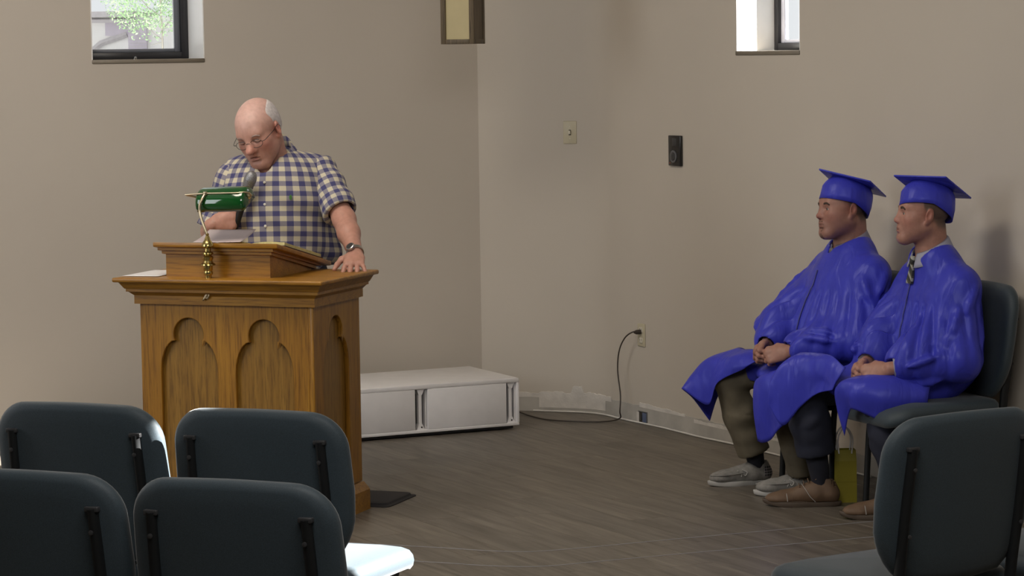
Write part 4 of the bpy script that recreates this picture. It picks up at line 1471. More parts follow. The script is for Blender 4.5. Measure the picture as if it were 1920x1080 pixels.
# ------------------------------------------------------------------ head
def add_head(F, C, R, s=1.0, w=1.0, jaw=1.0, cheek=1.0, nose=1.0, slit=(.0058, .0006)):
    C = np.array(C, float)
    T = lambda x, y, z: C + R @ (np.array((x, y * w, z), float) * s)
    E = lambda c, r, Q=None: ell(T(*c), np.array((r[0], r[1] * w, r[2])) * s, R if Q is None else R @ Q)
    K = lambda a, b, ra, rb=None, **k: rc(T(*a), T(*b), ra * s, None if rb is None else rb * s, **k)
    F.add(E((-.020, 0, .040), (.098, .076, .084)))
    F.add(E((.012, 0, .032), (.080, .070, .074)), .02 * s)             # forehead
    F.add(E((.030, 0, -.030), (.066, .060 * jaw, .078)), .03 * s)      # face
    F.add(K((-.012, .050 * jaw, -.045), (.062, .022 * jaw, -.096), .020 * jaw, .021), .03 * s)
    F.add(K((-.012, -.050 * jaw, -.045), (.062, -.022 * jaw, -.096), .020 * jaw, .021), .03 * s)
    F.add(K((.070, -.012 * jaw, -.100), (.070, .012 * jaw, -.100), .021), .025 * s)   # chin
    F.add(K((.068, -.036, .024), (.068, .036, .024), .016), .02 * s)   # brow
    for q in (-1, 1):
        F.add(E((.052, q * .046, -.018), (.028 * cheek, .020 * cheek, .024 * cheek)), .02 * s)
        F.cut(E((.1035, q * .032, .002), (.022, .018, .0125)), .012 * s)
        F.add(E((.034, q * .040 * cheek, -.050), (.036, .024, .036)), .03 * s)
        F.add(E((.0652, q * .0315, .0005), (.0150, .0152, .0146)), .004 * s)      # lids
        F.cut(E((.0850, q * .0335, slit[1]), (.0100, .0125, slit[0])), .0015 * s)
    F.add(K((.082, 0, .014), (.101 + .008 * (nose - 1), 0, -.026), .008 * nose, .0125 * nose), .012 * s)
    F.add(E((.103 + .03 * (nose - 1), 0, -.030), (.014 * nose, .012 * nose, .011 * nose)), .008 * s)
    for q in (-1, 1):
        F.add(E((.092, q * .0125 * nose, -.034), (.012, .0085, .0085)), .007 * s)
        F.cut(E((.098, q * .0065, -.043), (.006, .004, .006)), .003 * s)
    F.add(E((.078, 0, -.064), (.018, .030, .020)), .015 * s)           # muzzle
    F.add(K((.0915, -.017, -.0585), (.0915, .017, -.0585), .0058), .006 * s)
    F.add(K((.0900, -.014, -.0700), (.0900, .014, -.0700), .0068), .006 * s)
    F.cut(K((.1005, -.024, -.0640), (.1005, .024, -.0640), .0042), .004 * s)
    F.cut(E((.094, 0, -.0825), (.006, .018, .005)), .008 * s)
    for q in (-1, 1):                                                  # ears
        Q = rot3(q * 22, -12, 0)
        F.add(E((-.012, q * .080, -.004), (.019, .0085, .031), Q), .005 * s)
        F.cut(E((-.006, q * .090, .000), (.011, .008, .018), Q), .005 * s)
        F.add(E((-.004, q * .077, -.032), (.010, .007, .010), Q), .006 * s)
    return T


def head_tint(P, C, R, s, w, base, lips=(.80, .60, .60), ruddy=.15, stub=0.0, hairline=None, hair_c=None, bald_c=None):
    q = (R.T @ (P - np.array(C)).T).T / s; q[:, 1] /= w
    x, y, z = q.T
    near = (np.abs(x) < .15) & (np.abs(y) < .11) & (z > -.14) & (z < .14)
    c = np.tile(np.array(base), (len(P), 1))

    def g(cx, cy, cz, rx, ry, rz):
        d = ((x - cx) / rx) ** 2 + ((y - cy) / ry) ** 2 + ((z - cz) / rz) ** 2
        return np.exp(-d * 1.2)[:, None] * near[:, None]
    red = g(.10, 0, -.03, .03, .022, .02) + g(.06, .045, -.03, .03, .025, .025) + g(.06, -.045, -.03, .03, .025, .025) + g(-.01, .085, 0, .03, .02, .035) + g(-.01, -.085, 0, .03, .02, .035)
    c = c * (1 - np.minimum(red, 1) * ruddy * np.array((.1, 1.2, 1.2)))
    lp = g(.095, 0, -.0645, .02, .019, .0095)
    c = c * (1 - lp + lp * np.array(lips))
    mouth = np.exp(-((z + .064) / .0022) ** 2)[:, None] * (np.abs(y) < .023)[:, None] * (x > .07)[:, None] * near[:, None]
    c = c * (1 - .55 * mouth)
    if stub:
        m = 1 / (1 + np.exp((z + .035 - .02 * (x < .03)) / .008)); m = m * (z > -.125) * near * (x > -.03)
        c = c * (1 - (m * stub)[:, None] * np.array((.9, .85, .75)))
    if bald_c is not None:
        m = 1 / (1 + np.exp(-(z - .045) / .018)) * near
        c = c * (1 - m[:, None]) + np.array(bald_c) * m[:, None]
    if hair_c is not None:
        m = 1 / (1 + np.exp(-(z - hairline(x, y)) / .006)) * near * (np.abs(y) < .0785)
        c = c * (1 - m[:, None]) + np.array(hair_c) * m[:, None]
    return c


def face_bits(T, R, s, parent, brow, browthick=1.0, down=False):
    for q in (-1, 1):
        ball = []
        e = Vector(T(.0705, q * .0315, .0000))
        bm = bmesh.new(); bmesh.ops.create_uvsphere(bm, u_segments=14, v_segments=10, radius=.0125 * s)
        bmesh.ops.translate(bm, verts=bm.verts, vec=e)
        eo = frombm('eye', bm, M['eye'], parent, True, 0)
        bm = bmesh.new(); bmesh.ops.create_uvsphere(bm, u_segments=10, v_segments=8, radius=.0062 * s)
        bmesh.ops.translate(bm, verts=bm.verts, vec=Vector(T(.0782, q * .0310, -.001 if not down else -.004)))
        frombm('iris', bm, M['iris'], eo, True, 0)
        dz = -.0075 if down else 0
        lid = catmull([T(.079, q * .020, .003 + dz * .4), T(.0848, q * .030, .0070 + dz), T(.0815, q * .039, .0050 + dz), T(.0755, q * .045, .000 + dz * .4)], 5)
        V, Fc = tube_geo(lid, (.0056 if down else .0028) * s, 8); mesh('eyelid', V, Fc, M['skin_lid'], eo, True)
        br = catmull([T(.0892, q * .012, .0185), T(.0908, q * .024, .0225), T(.0880, q * .040, .0235), T(.0815, q * .051, .0165)], 6)
        V, Fc = tube_geo(br, [.0024 * s * browthick * (1 - .6 * abs(i / (len(br) - 1) - .3)) for i in range(len(br))], 8, 1.6)
        mesh('eyebrow', V, Fc, brow, parent, True)


M['skin_lid'] = plain('eyelid_skin', (.30, .165, .13), .55)


# ------------------------------------------------------------------ hand
def hand(F, o, X, Y, Z, bends, thumb, spread=(8, 2, -4, -10), s=1.0, k=.004):
    """o wrist, X along the palm, Y to the thumb side, Z out of the back"""
    o = np.array(o, float)
    X = np.array(X, float); X /= np.linalg.norm(X)
    Z = np.array(Z, float); Z -= X * (Z @ X); Z /= np.linalg.norm(Z)
    Yv = np.cross(Z, X); Yv *= np.sign(Yv @ np.array(Y, float))
    G = lambda x, y, z: o + (X * x + Yv * y + Z * z) * s
    F.add(rc(G(-.01, 0, 0), G(.035, .004, 0), .027 * s, .034 * s, Z, 1.75), .012)
    F.add(rc(G(.030, .010, 0), G(.082, .014, .001), .029 * s, .026 * s, Z, 1.9), .012)
    F.add(rc(G(.030, -.010, 0), G(.076, -.018, 0), .029 * s, .022 * s, Z, 1.8), .012)
    F.add(rc(G(.020, .022, -.006), G(.050, .030, -.008), .016 * s, .014 * s), .010)
    ys = (.030, .010, -.011, -.029); xb = (.084, .088, .083, .074); ln = (.070, .078, .072, .056); rr = (.0094, .0097, .0092, .0080)
    for i in range(4):
        a = rad(spread[i]); d = X * math.cos(a) + Yv * math.sin(a)
        p = G(xb[i] - .012, ys[i], .002); cur = G(xb[i], ys[i], .0015)
        pts = [p, cur]; ang = 0
        bb = bends[i] if hasattr(bends[0], '__len__') else bends
        for j, f in enumerate((.46, .30, .24)):
            ang += rad(bb[j])
            v = d * math.cos(ang) - Z * math.sin(ang)
            cur = cur + v * ln[i] * f * s; pts.append(cur)
        r = rr[i] * s
        chain(F, pts, [r * 1.02, r * 1.05, r, r * .93, r * .78], k)
        F.add(ell(pts[1], (r * 1.15,) * 3), .005)
        F.add(ell(pts[2], (r * 1.10,) * 3), .003)
    tp = [G(.022, .024, -.006)] + [G(*q) for q in thumb]
    chain(F, tp, [.0145 * s, .0125 * s, .0105 * s, .0085 * s][:len(tp)], .006)


# ------------------------------------------------------------------ shoes
def shoe(parent, heel, toe, kind, side):
    heel = Vector(heel); toe = Vector(toe)
    d = toe - heel; L = d.length; ang = math.atan2(d.y, d.x); k = L / .30
    Mx = Matrix.Translation(heel) @ Matrix.Rotation(ang, 4, 'Z') @ Matrix.Scale(k, 4)
    F = Field((-.01, -.065, 0.0), (.315, .065, .14), .0045)
    if kind == 'dress':
        F.add(rc((.040, 0, .045), (.095, 0, .046), .036, .038)); F.add(rc((.095, 0, .052), (.215, .004 * side, .030), .040, .031, (0, 0, 1), 1.0), .02)
        F.add(ell((.232, .004 * side, .028), (.060, .044, .027)), .02)
        F.add(rc((.046, 0, .05), (.052, 0, .098), .035, .033), .015); F.add(rc((.085, 0, .075), (.150, 0, .055), .027, .022), .02)
        F.cut(rc((.048, 0, .075), (.052, 0, .15), .0275, .030), .004)
        F.add(rc((.205, -.040, .022), (.205, .040, .022), .0015), .001)
    else:
        F.add(rc((.042, 0, .046), (.10, 0, .046), .038, .041)); F.add(rc((.10, 0, .048), (.215, .004 * side, .034), .043, .037), .02)
        F.add(ell((.236, .004 * side, .036), (.056, .049, .028)), .02)
        F.add(rc((.046, 0, .05), (.052, 0, .082), .037, .036), .015); F.add(rc((.10, 0, .068), (.165, 0, .052), .030, .027), .02)
        F.cut(rc((.055, 0, .072), (.062, 0, .15), .029, .034), .004)
    F.cut(half((0, 0, .018), (0, 0, -1), (-.02, -.08, -.02), (.33, .08, .03)))
    P, Q = F.nets(1)
    P = np.array([tuple(Mx @ Vector(p)) for p in P])
    sh = np_mesh('shoe', P, Q, M['tan' if kind == 'dress' else 'shoegrey'], parent)
    # sole
    out = []
    for i in range(40):
        a = 2 * math.pi * i / 40; c, sn = math.cos(a), math.sin(a)
        x = .150 + .153 * c; wv = .040 + .011 * (1 - ((x - .215) / .12) ** 2 if abs(x - .215) < .12 else 0) - .004 * math.exp(-((x - .11) / .04) ** 2)
        e = abs(c) ** 3.2
        out.append((x, (sn * wv * (1 - .10 * e)) + .004 * side * max(0, (x - .12) / .15)))
    hgt = .021 if kind != 'dress' else .019
    V, Fc = [], []; n = 40
    lift = lambda x: (.012 if kind == 'dress' else .005) * max(0, (x - .21) / .09) ** 2
    for z, sc_ in ((0.0, .955), (.004, .985), (hgt - .003, 1.0), (hgt, .985)):
        for x, y in out: V.append(Mx @ Vector((.15 + (x - .15) * sc_, y * sc_, z + (lift(x) if z < .01 else lift(x) * .9))))
    for j in range(3):
        for i in range(n): Fc.append((j * n + i, j * n + (i + 1) % n, (j + 1) * n + (i + 1) % n, (j + 1) * n + i))
    Fc += [tuple(reversed(range(n))), tuple(range(3 * n, 4 * n))]
    mesh('sole', V, Fc, M['soletan' if kind == 'dress' else 'solewhite'], sh, True, 40)
    T = lambda p: Mx @ Vector(p)
    if kind == 'dress':
        for i in range(4):
            x = .108 + .017 * i; z = .110 - .0095 * i
            tube('lace', [T((x, -.020, z - .006)), T((x + .003, 0, z + .005)), T((x, .020, z - .006))], .0022, M['lacetan'], sh, 8, 4)
        tube('lace_bow', [T((.104, 0, .118)), T((.088, .02, .128)), T((.098, .032, .106)), T((.104, 0, .118)), T((.090, -.022, .126)), T((.102, -.032, .103)), T((.104, 0, .118))], .002, M['lacetan'], sh, 8, 5)
        for x0, zz in ((.206, .0),):
            pth = []
            for i in range(13):
                a = math.pi * i / 12; y = .0438 * math.cos(a)
                pth.append(T((.206 + .006 * math.sin(a), y + .004 * side, .022 + .0372 * math.sin(a) ** .8)))
            tube('toe_seam', pth, .0014, M['lacegrey'], sh, 6)
        for q in (-1, 1):
            tube('quarter_seam', [T((.152, q * .014, .088)), T((.137, q * .033, .068)), T((.120, q * .0425, .042)), T((.100, q * .0425, .022))], .0012, M['lacegrey'], sh, 6, 5)
    else:
        pth = [T(p) for p in ((.150, -.044, .058), (.20, -.045, .054), (.250, -.038, .051), (.283, -.014, .048), (.285, .010, .048), (.252, .040, .051), (.20, .047, .054), (.150, .044, .058))]
        tube('moc_seam', pth, .0034, M['shoegrey'], sh, 8, 6)
        for i in range(2):
            tube('lace', [T((.150 + .022 * i, -.036, .068 - .004 * i)), T((.156 + .02 * i, 0, .083 - .007 * i)), T((.150 + .022 * i, .036, .068 - .004 * i))], .0026, M['lacegrey'], sh, 8, 4)
        for q in (-1, 1):
            tube('lace_bow', [T((.150, q * .036, .068)), T((.135, q * .046, .060)), T((.145, q * .048, .046)), T((.155, q * .043, .058)), T((.162, q * .046, .042))], .0024, M['lacegrey'], sh, 8, 5)
        F = Field((-.004, -.055, .028), (.062, .055, .085), .005)
        F.add(rc((.042, 0, .046), (.10, 0, .046), .0395, .0425)); F.add(rc((.046, 0, .05), (.052, 0, .082), .0385, .0375), .015)
        F.cut(rc((.055, 0, .06), (.062, 0, .15), .035, .036)); F.cut(half((.052, 0, 0), (1, 0, 0), (0, -.1, 0), (.2, .1, .2)))
        F.cut(half((0, 0, .034), (0, 0, -1), (-.1, -.1, 0), (.2, .1, .06)))
        P, Q = F.nets(1); P = np.array([tuple(Mx @ Vector(p)) for p in P])
        np_mesh('heel_patch', P, Q, M['plaid'], sh)
    return sh


def trousers(parent, legs, mat, hip_z=.53, seed=1, cuff_r=.056):
    """legs: (hip, knee, ankle, cuff_z)"""
    allp = np.array([p for l in legs for p in l[:3]])
    lo, hi = allp.min(0) - .15, allp.max(0) + .15
    F = Field(allp.min(0) - .16, allp.max(0) + .16, .008)
    for hip, knee, ank, cz in legs:
        hip, knee, ank = (np.array(v, float) for v in (hip, knee, ank))
        F.add(rc(hip, knee, .080, .060), .03)
        t = (knee[2] - cz) / (knee[2] - ank[2]); cuff = knee + (ank - knee) * t
        F.add(rc(knee, knee + (cuff - knee) * .5, .062, cuff_r + .002), .03)
        F.add(rc(knee + (cuff - knee) * .5, cuff, cuff_r + .004, cuff_r), .02)
        F.disp(lambda X, Y, Z: .0035 * np.sin(Z * 42 + 40 * X + 4 * wob(X, Y, Z, 9, seed)) * (.5 + .5 * wob(X, Y, Z, 12, seed + 1)), knee - .14, knee + .14)
        F.disp(lambda X, Y, Z: .003 * np.sin(Z * 55 + 30 * Y + 4 * wob(X, Y, Z, 9, seed)) * (.5 + .5 * wob(X, Y, Z, 12, seed + 1)), cuff - (.14, .14, -.03), cuff + (.14, .14, .16))
        F.cut(half(cuff, (ank - knee), cuff - .14, cuff + .14))
        F.cut(rc(cuff - (ank - knee) * .12, ank, cuff_r - .018, cuff_r - .020), .003)
    F.add(rc((legs[0][0][0] - .02, -.07, hip_z + .03), (legs[0][0][0] - .02, .07, hip_z + .03), .085), .05)
    lo, hi = allp.min(0) - .15, allp.max(0) + .15
    P, Q = F.nets(1)
    return np_mesh('trousers', P, Q, mat, parent)


def ring_band(name, levels, mat, parent, gap=0.0, n=40, gap_dir=0.0, th=.003):
    """band through ellipse levels (center, rx, ry, tiltmatrix ignored); open by gap radians around gap_dir"""
    V, Fc = [], []
    for c, rx, ry in levels:
        for i in range(n + 1):
            a = gap_dir + gap / 2 + (2 * math.pi - gap) * i / n
            z = c[3] * math.cos(a) if len(c) > 3 else 0
            V.append((c[0] + rx * math.cos(a), c[1] + ry * math.sin(a), c[2] + z))
    m = n + 1
    for j in range(len(levels) - 1):
        for i in range(n): Fc.append((j * m + i, j * m + i + 1, (j + 1) * m + i + 1, (j + 1) * m + i))
    o = mesh(name, V, Fc, mat, parent, True)
    s = o.modifiers.new('thickness', 'SOLIDIFY'); s.thickness = th; s.offset = 1
    return o


def cloth_patch(rows, nu=10, nv=10, fold=.0, seed=0):
    """bicubic patch through a grid of points; returns verts, quads"""
    R_ = [catmull(r, nu) for r in rows]
    n = len(R_[0])
    cols = [catmull([R_[j][i] for j in range(len(R_))], nv) for i in range(n)]
    V, Fc = [], []
    m = len(cols[0])
    for i in range(n):
        for j in range(m): V.append(cols[i][j])
    for i in range(n - 1):
        for j in range(m - 1): Fc.append((i * m + j, i * m + j + 1, (i + 1) * m + j + 1, (i + 1) * m + j))
    V = [np.array(v) for v in V]
    if fold:
        rs = np.random.RandomState(seed)
        for k, v in enumerate(V):
            f = fold * float(wob(v[0], v[1], v[2] * .3, 40, seed))
            V[k] = v + np.array((f, f * .6, 0))
    return V, Fc


# ------------------------------------------------------------------ graduates
def graduate(name_label, seat, sk, opts):
    ang = math.atan2(GF.y, GF.x)
    root = empty('person', (seat.x, seat.y, 0), ang, name_label, 'person')
    hc = np.array(sk['head'], float); R = rot3(*sk['head_rot']); s = opts.get('s', 1.0); w = opts.get('w', 1.0)
    # --- body
    pts = np.array([sk[k] for k in ('kneeL', 'kneeR', 'ankL', 'ankR', 'head', 'wrL', 'wrR', 'elL', 'elR')] + [(-.2, 0, .5)])
    lo, hi = pts.min(0) - .17, pts.max(0) + .17
    lo[2] = .03
    hcen = (np.array(sk['wrL']) + np.array(sk['wrR'])) / 2
    F = Field(lo, hi, .011, [(hc - np.array((.13, .11, .16)), hc + np.array((.14, .11, .14))), (hcen + np.array((-.05, -.10, -.07)), hcen + np.array((.15, .10, .06)))], .0034)
    neck = np.array(sk['neck'], float)
    F.add(rc((neck[0] - .03, 0, .60), (neck[0] - .03, 0, .88), .10, .085))
    F.add(rc(np.array(sk['shL']) * (1, .85, 1) - (0, 0, .03), np.array(sk['shR']) * (1, .85, 1) - (0, 0, .03), .055), .05)
    nk0 = hc + R @ np.array((-.035, 0, -.05)) * s
    F.add(rc(neck + (0, 0, -.05), nk0, .066 * opts.get('neckw', 1), .060 * opts.get('neckw', 1)), .03)
    T = add_head(F, hc, R, s, w, opts.get('jaw', 1), opts.get('cheek', 1), opts.get('nose', 1))
    for q in 'LR':
        F.add(rc(sk['sh' + q], sk['el' + q], .042, .038), .03); F.add(rc(sk['el' + q], sk['wr' + q], .038, .027), .02)
        F.add(rc(sk['hip' + q], sk['knee' + q], .065, .05), .03); F.add(rc(sk['knee' + q], sk['ank' + q], .046, .028), .02)
        a = np.array(sk['ank' + q]); t = np.array(sk['toe' + q]); h = np.array(sk['heel' + q])
        F.add(rc(a, (a[0], a[1], .06), .027, .024), .02)
        F.add(rc((a[0], a[1], .055), h * .4 + t * .6 + (0, 0, .032), .020, .014), .02)
    for q in 'LR':
        hand(F, *sk['hand' + q])
    P, Q = F.nets(1)
    base = opts['skin']
    col = head_tint(P, hc, R, s, w, base, ruddy=opts.get('ruddy', .2), stub=opts.get('stub', .2), hairline=lambda x, y: np.interp(x, [-.1, -.055, -.03, .0, .012, .03], [-.055, -.05, -.015, .008, .03, .2]), hair_c=opts['hair'])
    body = np_mesh('body', P, Q, M['skin'], root, col)
    face_bits(T, R, s, root, M['brow_dark'], opts.get('brow', 1.0))
    if opts.get('goatee'):
        gp = Field(hc - .16, hc + .16, .004)
        E = lambda c, r: ell(T(*c), np.array(r) * s, R)
        gp.add(E((.072, 0, -.106), (.024, .024, .018))); gp.add(E((.086, 0, -.092), (.0085, .012, .012)), .005)
        gp.add(rc(T(.094, -.016, -.051), T(.0945, .016, -.051), .0042 * s), .004)
        for q in (-1, 1): gp.add(rc(T(.089, q * .022, -.055), T(.076, q * .026, -.092), .0045 * s, .007 * s), .006)
        P2, Q2 = gp.nets(1); np_mesh('goatee', P2, Q2, M['goatee'], root)
    # --- shirt collar, tie
    cb = neck + (0, 0, -.030)
    tl = opts.get('col_tilt', -.035)
    col_o = ring_band('shirt_collar', [((cb[0] + .002, 0, cb[2] - .015, tl * .6), .084, .088), ((cb[0] + .006, 0, cb[2] + .028, tl), .070, .072), ((cb[0] + .008, 0, cb[2] + .046, tl), .067, .068), ((cb[0] + .006, 0, cb[2] + .040, tl), .073, .075), ((cb[0] + .004, 0, cb[2] + .004, tl), .088, .092), ((cb[0] + .004, 0, cb[2] - .012, tl), .093, .098)],
                      opts['shirt'], root, .5, 40, 0.0, .0025)
    k = np.array((cb[0] + .082, 0, cb[2] - .018))
    lathe('necktie_knot', [(.006, -.018), (.012, -.010), (.016, .004), (.015, .012), (.008, .017)], opts['tie'], root, 14, Matrix.Translation(k) @ Matrix.Rotation(rad(-22), 4, 'Y'))
    tb_ = mesh('necktie', [k + np.array(p) for p in ((-.002, -.012, -.014), (-.002, .012, -.014), (.012, .022, -.09), (.012, -.022, -.09), (.006, -.012, -.012), (.006, .012, -.012), (.022, .022, -.09), (.022, -.022, -.09))],
               [(0, 1, 2, 3), (7, 6, 5, 4), (0, 4, 5, 1), (1, 5, 6, 2), (2, 6, 7, 3), (3, 7, 4, 0)], opts['tie'], root)
    sf = Field(np.array(sk['chest']) - .26, np.array(sk['chest']) + .30, .009)
    cr = np.array(sk['chest_r']) * (.80, .80, .92)
    sf.add(ell(sk['chest'], cr)); sf.add(rc((neck[0] - .01, 0, neck[2] - .10), (neck[0], 0, neck[2] - .03), .068, .066), .03); sf.cut(rc(neck + (.01, 0, -.02), neck + (0, 0, .2), .058)); sf.cut(half((0, 0, .80), (0, 0, -1), np.array(sk['chest']) - .3, np.array(sk['chest']) + (.3, .3, .05)))
    P, Q = sf.nets(1); np_mesh('shirt', P, Q, opts['shirt'], root)
    # --- gown
    G_ = Field(lo - .06, np.array((hi[0] + .05, hi[1] + .05, neck[2] + .06)), .0068)
    shL, shR = np.array(sk['shL'], float), np.array(sk['shR'], float)
    mid = (shL + shR) / 2
    G_.add(rc(shL * (1, .80, 1) - (0, 0, .030), shR * (1, .80, 1) - (0, 0, .030), .072))
    for q in (-1, 1): G_.add(rc((neck[0] - .012, q * .045, neck[2] - .030), (mid[0] - .005, q * .185, mid[2] - .012), .048, .050), .04)
    G_.add(rc((neck[0] - .005, -.03, neck[2] - .055), (neck[0] - .005, .03, neck[2] - .055), .080), .05)
    G_.add(ell(sk['chest'], sk['chest_r']), .06)
    G_.add(ell(sk['belly'], sk['belly_r']), .07)
    for q, sg in (('L', 1), ('R', -1)):
        sh, el, wr = (np.array(sk[a + q], float) for a in ('sh', 'el', 'wr'))
        G_.add(rc(sh - (0, 0, .022), el, .066, .082), .05)
        cuff = wr + (wr - el) / np.linalg.norm(wr - el) * opts['cuff' + q]
        G_.add(rc(el, cuff, .082, opts.get('cuffr', .058)), .035)
        hip, kn = np.array(sk['hip' + q], float), np.array(sk['knee' + q], float)
        G_.add(rc(hip, hip + (kn - hip) * .70, .095, .074), .05)
    G_.add(ell((.06, (sk['kneeL'][1] + sk['kneeR'][1]) * .35, .495), (.20, .18, .06)), .05)
    for q, sg in (('L', 1), ('R', -1)):
        sh, el = (np.array(sk[a + q], float) for a in ('sh', 'el'))
        G_.add(rc((sh[0] + .045, sh[1] * .80, sh[2] - .08), (el[0] + .03, el[1] * .66, el[2] + .03), .070, .072), .05)
        wr = np.array(sk['wr' + q], float)
        G_.add(rc((el[0] + .03, el[1] * .66, el[2] + .03), (wr[0] - .05, wr[1] * .8, wr[2] + .03), .066, .046), .05)
    for a, b, ra, rb, kk in opts.get('extra', ()): G_.add(rc(a, b, ra, rb), kk)
    # folds
    cx, cy = sk['chest'][0], sk['chest'][1]

    def pleats(X, Y, Z):
        th = np.arctan2(Y - cy, X - cx)
        ph = th * 25 + 2.6 * wob(X, Y, Z * .35, 7, opts['seed'])
        up = 1 / (1 + np.exp((Z - (mid[2] - .085)) / .012)); dn = 1 / (1 + np.exp(-(Z - .60) / .03))
        amp = .0115 * (.55 + .45 * wob(X, Y, Z * .3, 9, opts['seed'] + 1))
        return amp * (np.sin(ph) + .3 * np.sin(2 * ph + 1)) * up * dn * (1 - .9 * np.exp(-((Z - mid[2] + .07) / .02) ** 2))
    G_.disp(pleats, lo - .06, hi + .06)

    rs = np.random.RandomState(opts['seed'])
    for q, sg in (('L', 1), ('R', -1)):
        sh, el, wr = (np.array(sk[a + q], float) for a in ('sh', 'el', 'wr'))
        for a, b, ra, rb, n in ((sh - (0, 0, .02), el, .066, .082, 9), (el, wr, .084, .066, 11)):
            u = (b - a) / np.linalg.norm(b - a); Lg = np.linalg.norm(b - a)
            e1 = np.cross(u, (0, 0, 1.)); e1 /= np.linalg.norm(e1); e2 = np.cross(e1, u)
            for i in range(n):
                ph = 6.283 * (i + rs.uniform(-.3, .3)) / n; t0 = rs.uniform(-.1, .45); t1 = t0 + rs.uniform(.35, .6); dp = rs.uniform(-.9, .9)
                pts = []
                for j in range(5):
                    t = t0 + (t1 - t0) * j / 4; f = ph + dp * j / 4; R_ = (ra + (rb - ra) * min(1, max(0, t))) + .0015
                    pts.append(a + u * Lg * t + (e1 * math.cos(f) + e2 * math.sin(f)) * R_)
                for j in range(4 if i % 3 else 0):
                    G_.add(rc(pts[j], pts[j + 1], .0085 if j else .003, .0085 if j < 3 else .003), .022)

    def lapf(X, Y, Z):
        wgt = 1 / (1 + np.exp(-(X - .02) / .03)) / (1 + np.exp((Z - .68) / .015))
        return .006 * wgt * np.sin(Y * 60 + X * 26 + 3 * wob(X, Y, Z, 8, opts['seed'] + 6)) * (.5 + .5 * wob(X, Y, Z, 9, opts['seed'] + 7))
    G_.disp(lapf, lo - .06, hi + .06)
    # neck opening and hollow cuffs
    G_.cut(rc(neck + (.010, 0, -.004), neck + (-.012, 0, .16), .074, .106), .014)
    G_.cut(rc(neck + (.094, 0, -.080), neck + (.06, 0, .03), .003, .040), .008)
    for q in 'LR':
        el, wr = (np.array(sk[a + q], float) for a in ('el', 'wr'))
        u = (wr - el) / np.linalg.norm(wr - el); cuff = wr + u * opts['cuff' + q]
        G_.cut(half(cuff, u, cuff - .085, cuff + .085)) if opts.get('cutcuff') else None
        G_.cut(rc(cuff - u * .05, cuff + u * .08, opts.get('cuffr', .058) - .019), .004)
    # hollow underneath: flat underside on the seat, room for the shins
    G_.cut(half((0, 0, .462), (0, 0, -1), lo - .1, (-.02, hi[1] + .1, .47)), .008)
    for q in 'LR':
        kn, an, hip = (np.array(sk[a + q], float) for a in ('knee', 'ank', 'hip'))
        G_.cut(rc(kn * .45 + hip * .55 - (0, 0, .075), kn - (.01, 0, .05), .085, .066), .012)
        G_.cut(rc(kn - (.0, 0, .055), an, .070, .075), .008)
    for p, n, a, b in opts.get('hem', ()): G_.cut(half(p, n, a, b), .004)
    P, Q = G_.nets(1)
    Pn, Qn = P, Q
    for rows, fold in opts.get('sheets', ()):
        V, Fc = cloth_patch(rows, 10, 8, fold, opts['seed'] + 20)
        V = np.array(V); Fq = np.array(Fc)
        # thickness: a second, offset layer closed at the rim
        nrm = np.zeros_like(V)
        fn = np.cross(V[Fq[:, 1]] - V[Fq[:, 0]], V[Fq[:, 3]] - V[Fq[:, 0]])
        for c in range(4): np.add.at(nrm, Fq[:, c], fn)
        nrm /= np.linalg.norm(nrm, axis=1)[:, None] + 1e-9
        n0 = len(V); m = int(Fq[:, 1].max() - 0)
        V2 = np.concatenate([V + nrm * .0016, V - nrm * .0016]); F2 = np.concatenate([Fq, Fq[:, ::-1] + n0])
        cnt = {}
        for f in Fq:
            for a, b in zip(f, np.roll(f, -1)):
                e = (min(a, b), max(a, b)); cnt.setdefault(e, []).append((a, b))
        rim = np.array([(e[0][1], e[0][0], e[0][0] + n0, e[0][1] + n0) for e in cnt.values() if len(e) == 1])
        F2 = np.concatenate([F2, rim])
        Qn = np.concatenate([Qn, F2 + len(Pn)]); Pn = np.concatenate([Pn, V2])
    gown = np_mesh('gown', Pn, Qn, M['gown'], root)
    zp = []
    for z in np.arange(neck[2] - .12, .66, -.02):
        kk = (np.abs(P[:, 1]) < .010) & (np.abs(P[:, 2] - z) < .012)
        if kk.any(): zp.append(Vector((P[kk][:, 0].max() + .0005, 0, z)))
    if len(zp) > 3: tube('gown_zip', zp, .0028, M['gownseam'], gown, 6, 3)
    # shirt cuffs
    for q in 'LR':
        if opts.get('shirtcuff'):
            el, wr = (np.array(sk[a + q], float) for a in ('el', 'wr')); u = (wr - el) / np.linalg.norm(wr - el)
            a = wr + u * (opts['cuff' + q] - .03); b = wr + u * (opts['cuff' + q] + .038)
            V, Fc = tube_geo([a, b, b - u * .0005, a], [.041, .039, .034, .034], 20); mesh('shirt_cuff', V, Fc, opts['shirt'], root, True, 50)
    # --- trousers, socks, shoes
    trousers(root, [(sk['hipL'], sk['kneeL'], sk['ankL'], opts['trcuff'][0]), (sk['hipR'], sk['kneeR'], sk['ankR'], opts['trcuff'][1])], opts['trouser'], .53, opts['seed'], opts.get('trr', .056))
    for q in 'LR':
        a = np.array(sk['ank' + q]); kn = np.array(sk['knee' + q])
        V, Fc = tube_geo([a - (0, 0, .045), a - (0, 0, .02), a + (kn - a) * .08, a + (kn - a) * .42], [.030, .034, .040, .050], 16); mesh('sock', V, Fc, opts['sock'], root, True)
        shoe(root, sk['heel' + q], sk['toe' + q], opts['shoe'], 1 if q == 'L' else -1)
    # --- cap
    cp = Matrix.Translation(Vector(hc + R @ np.array((-.018, 0, .040)) * s)) @ Euler([rad(v) for v in opts['cap_rot']], 'XYZ').to_matrix().to_4x4()
    Vv, Fc = [], []; n = 40
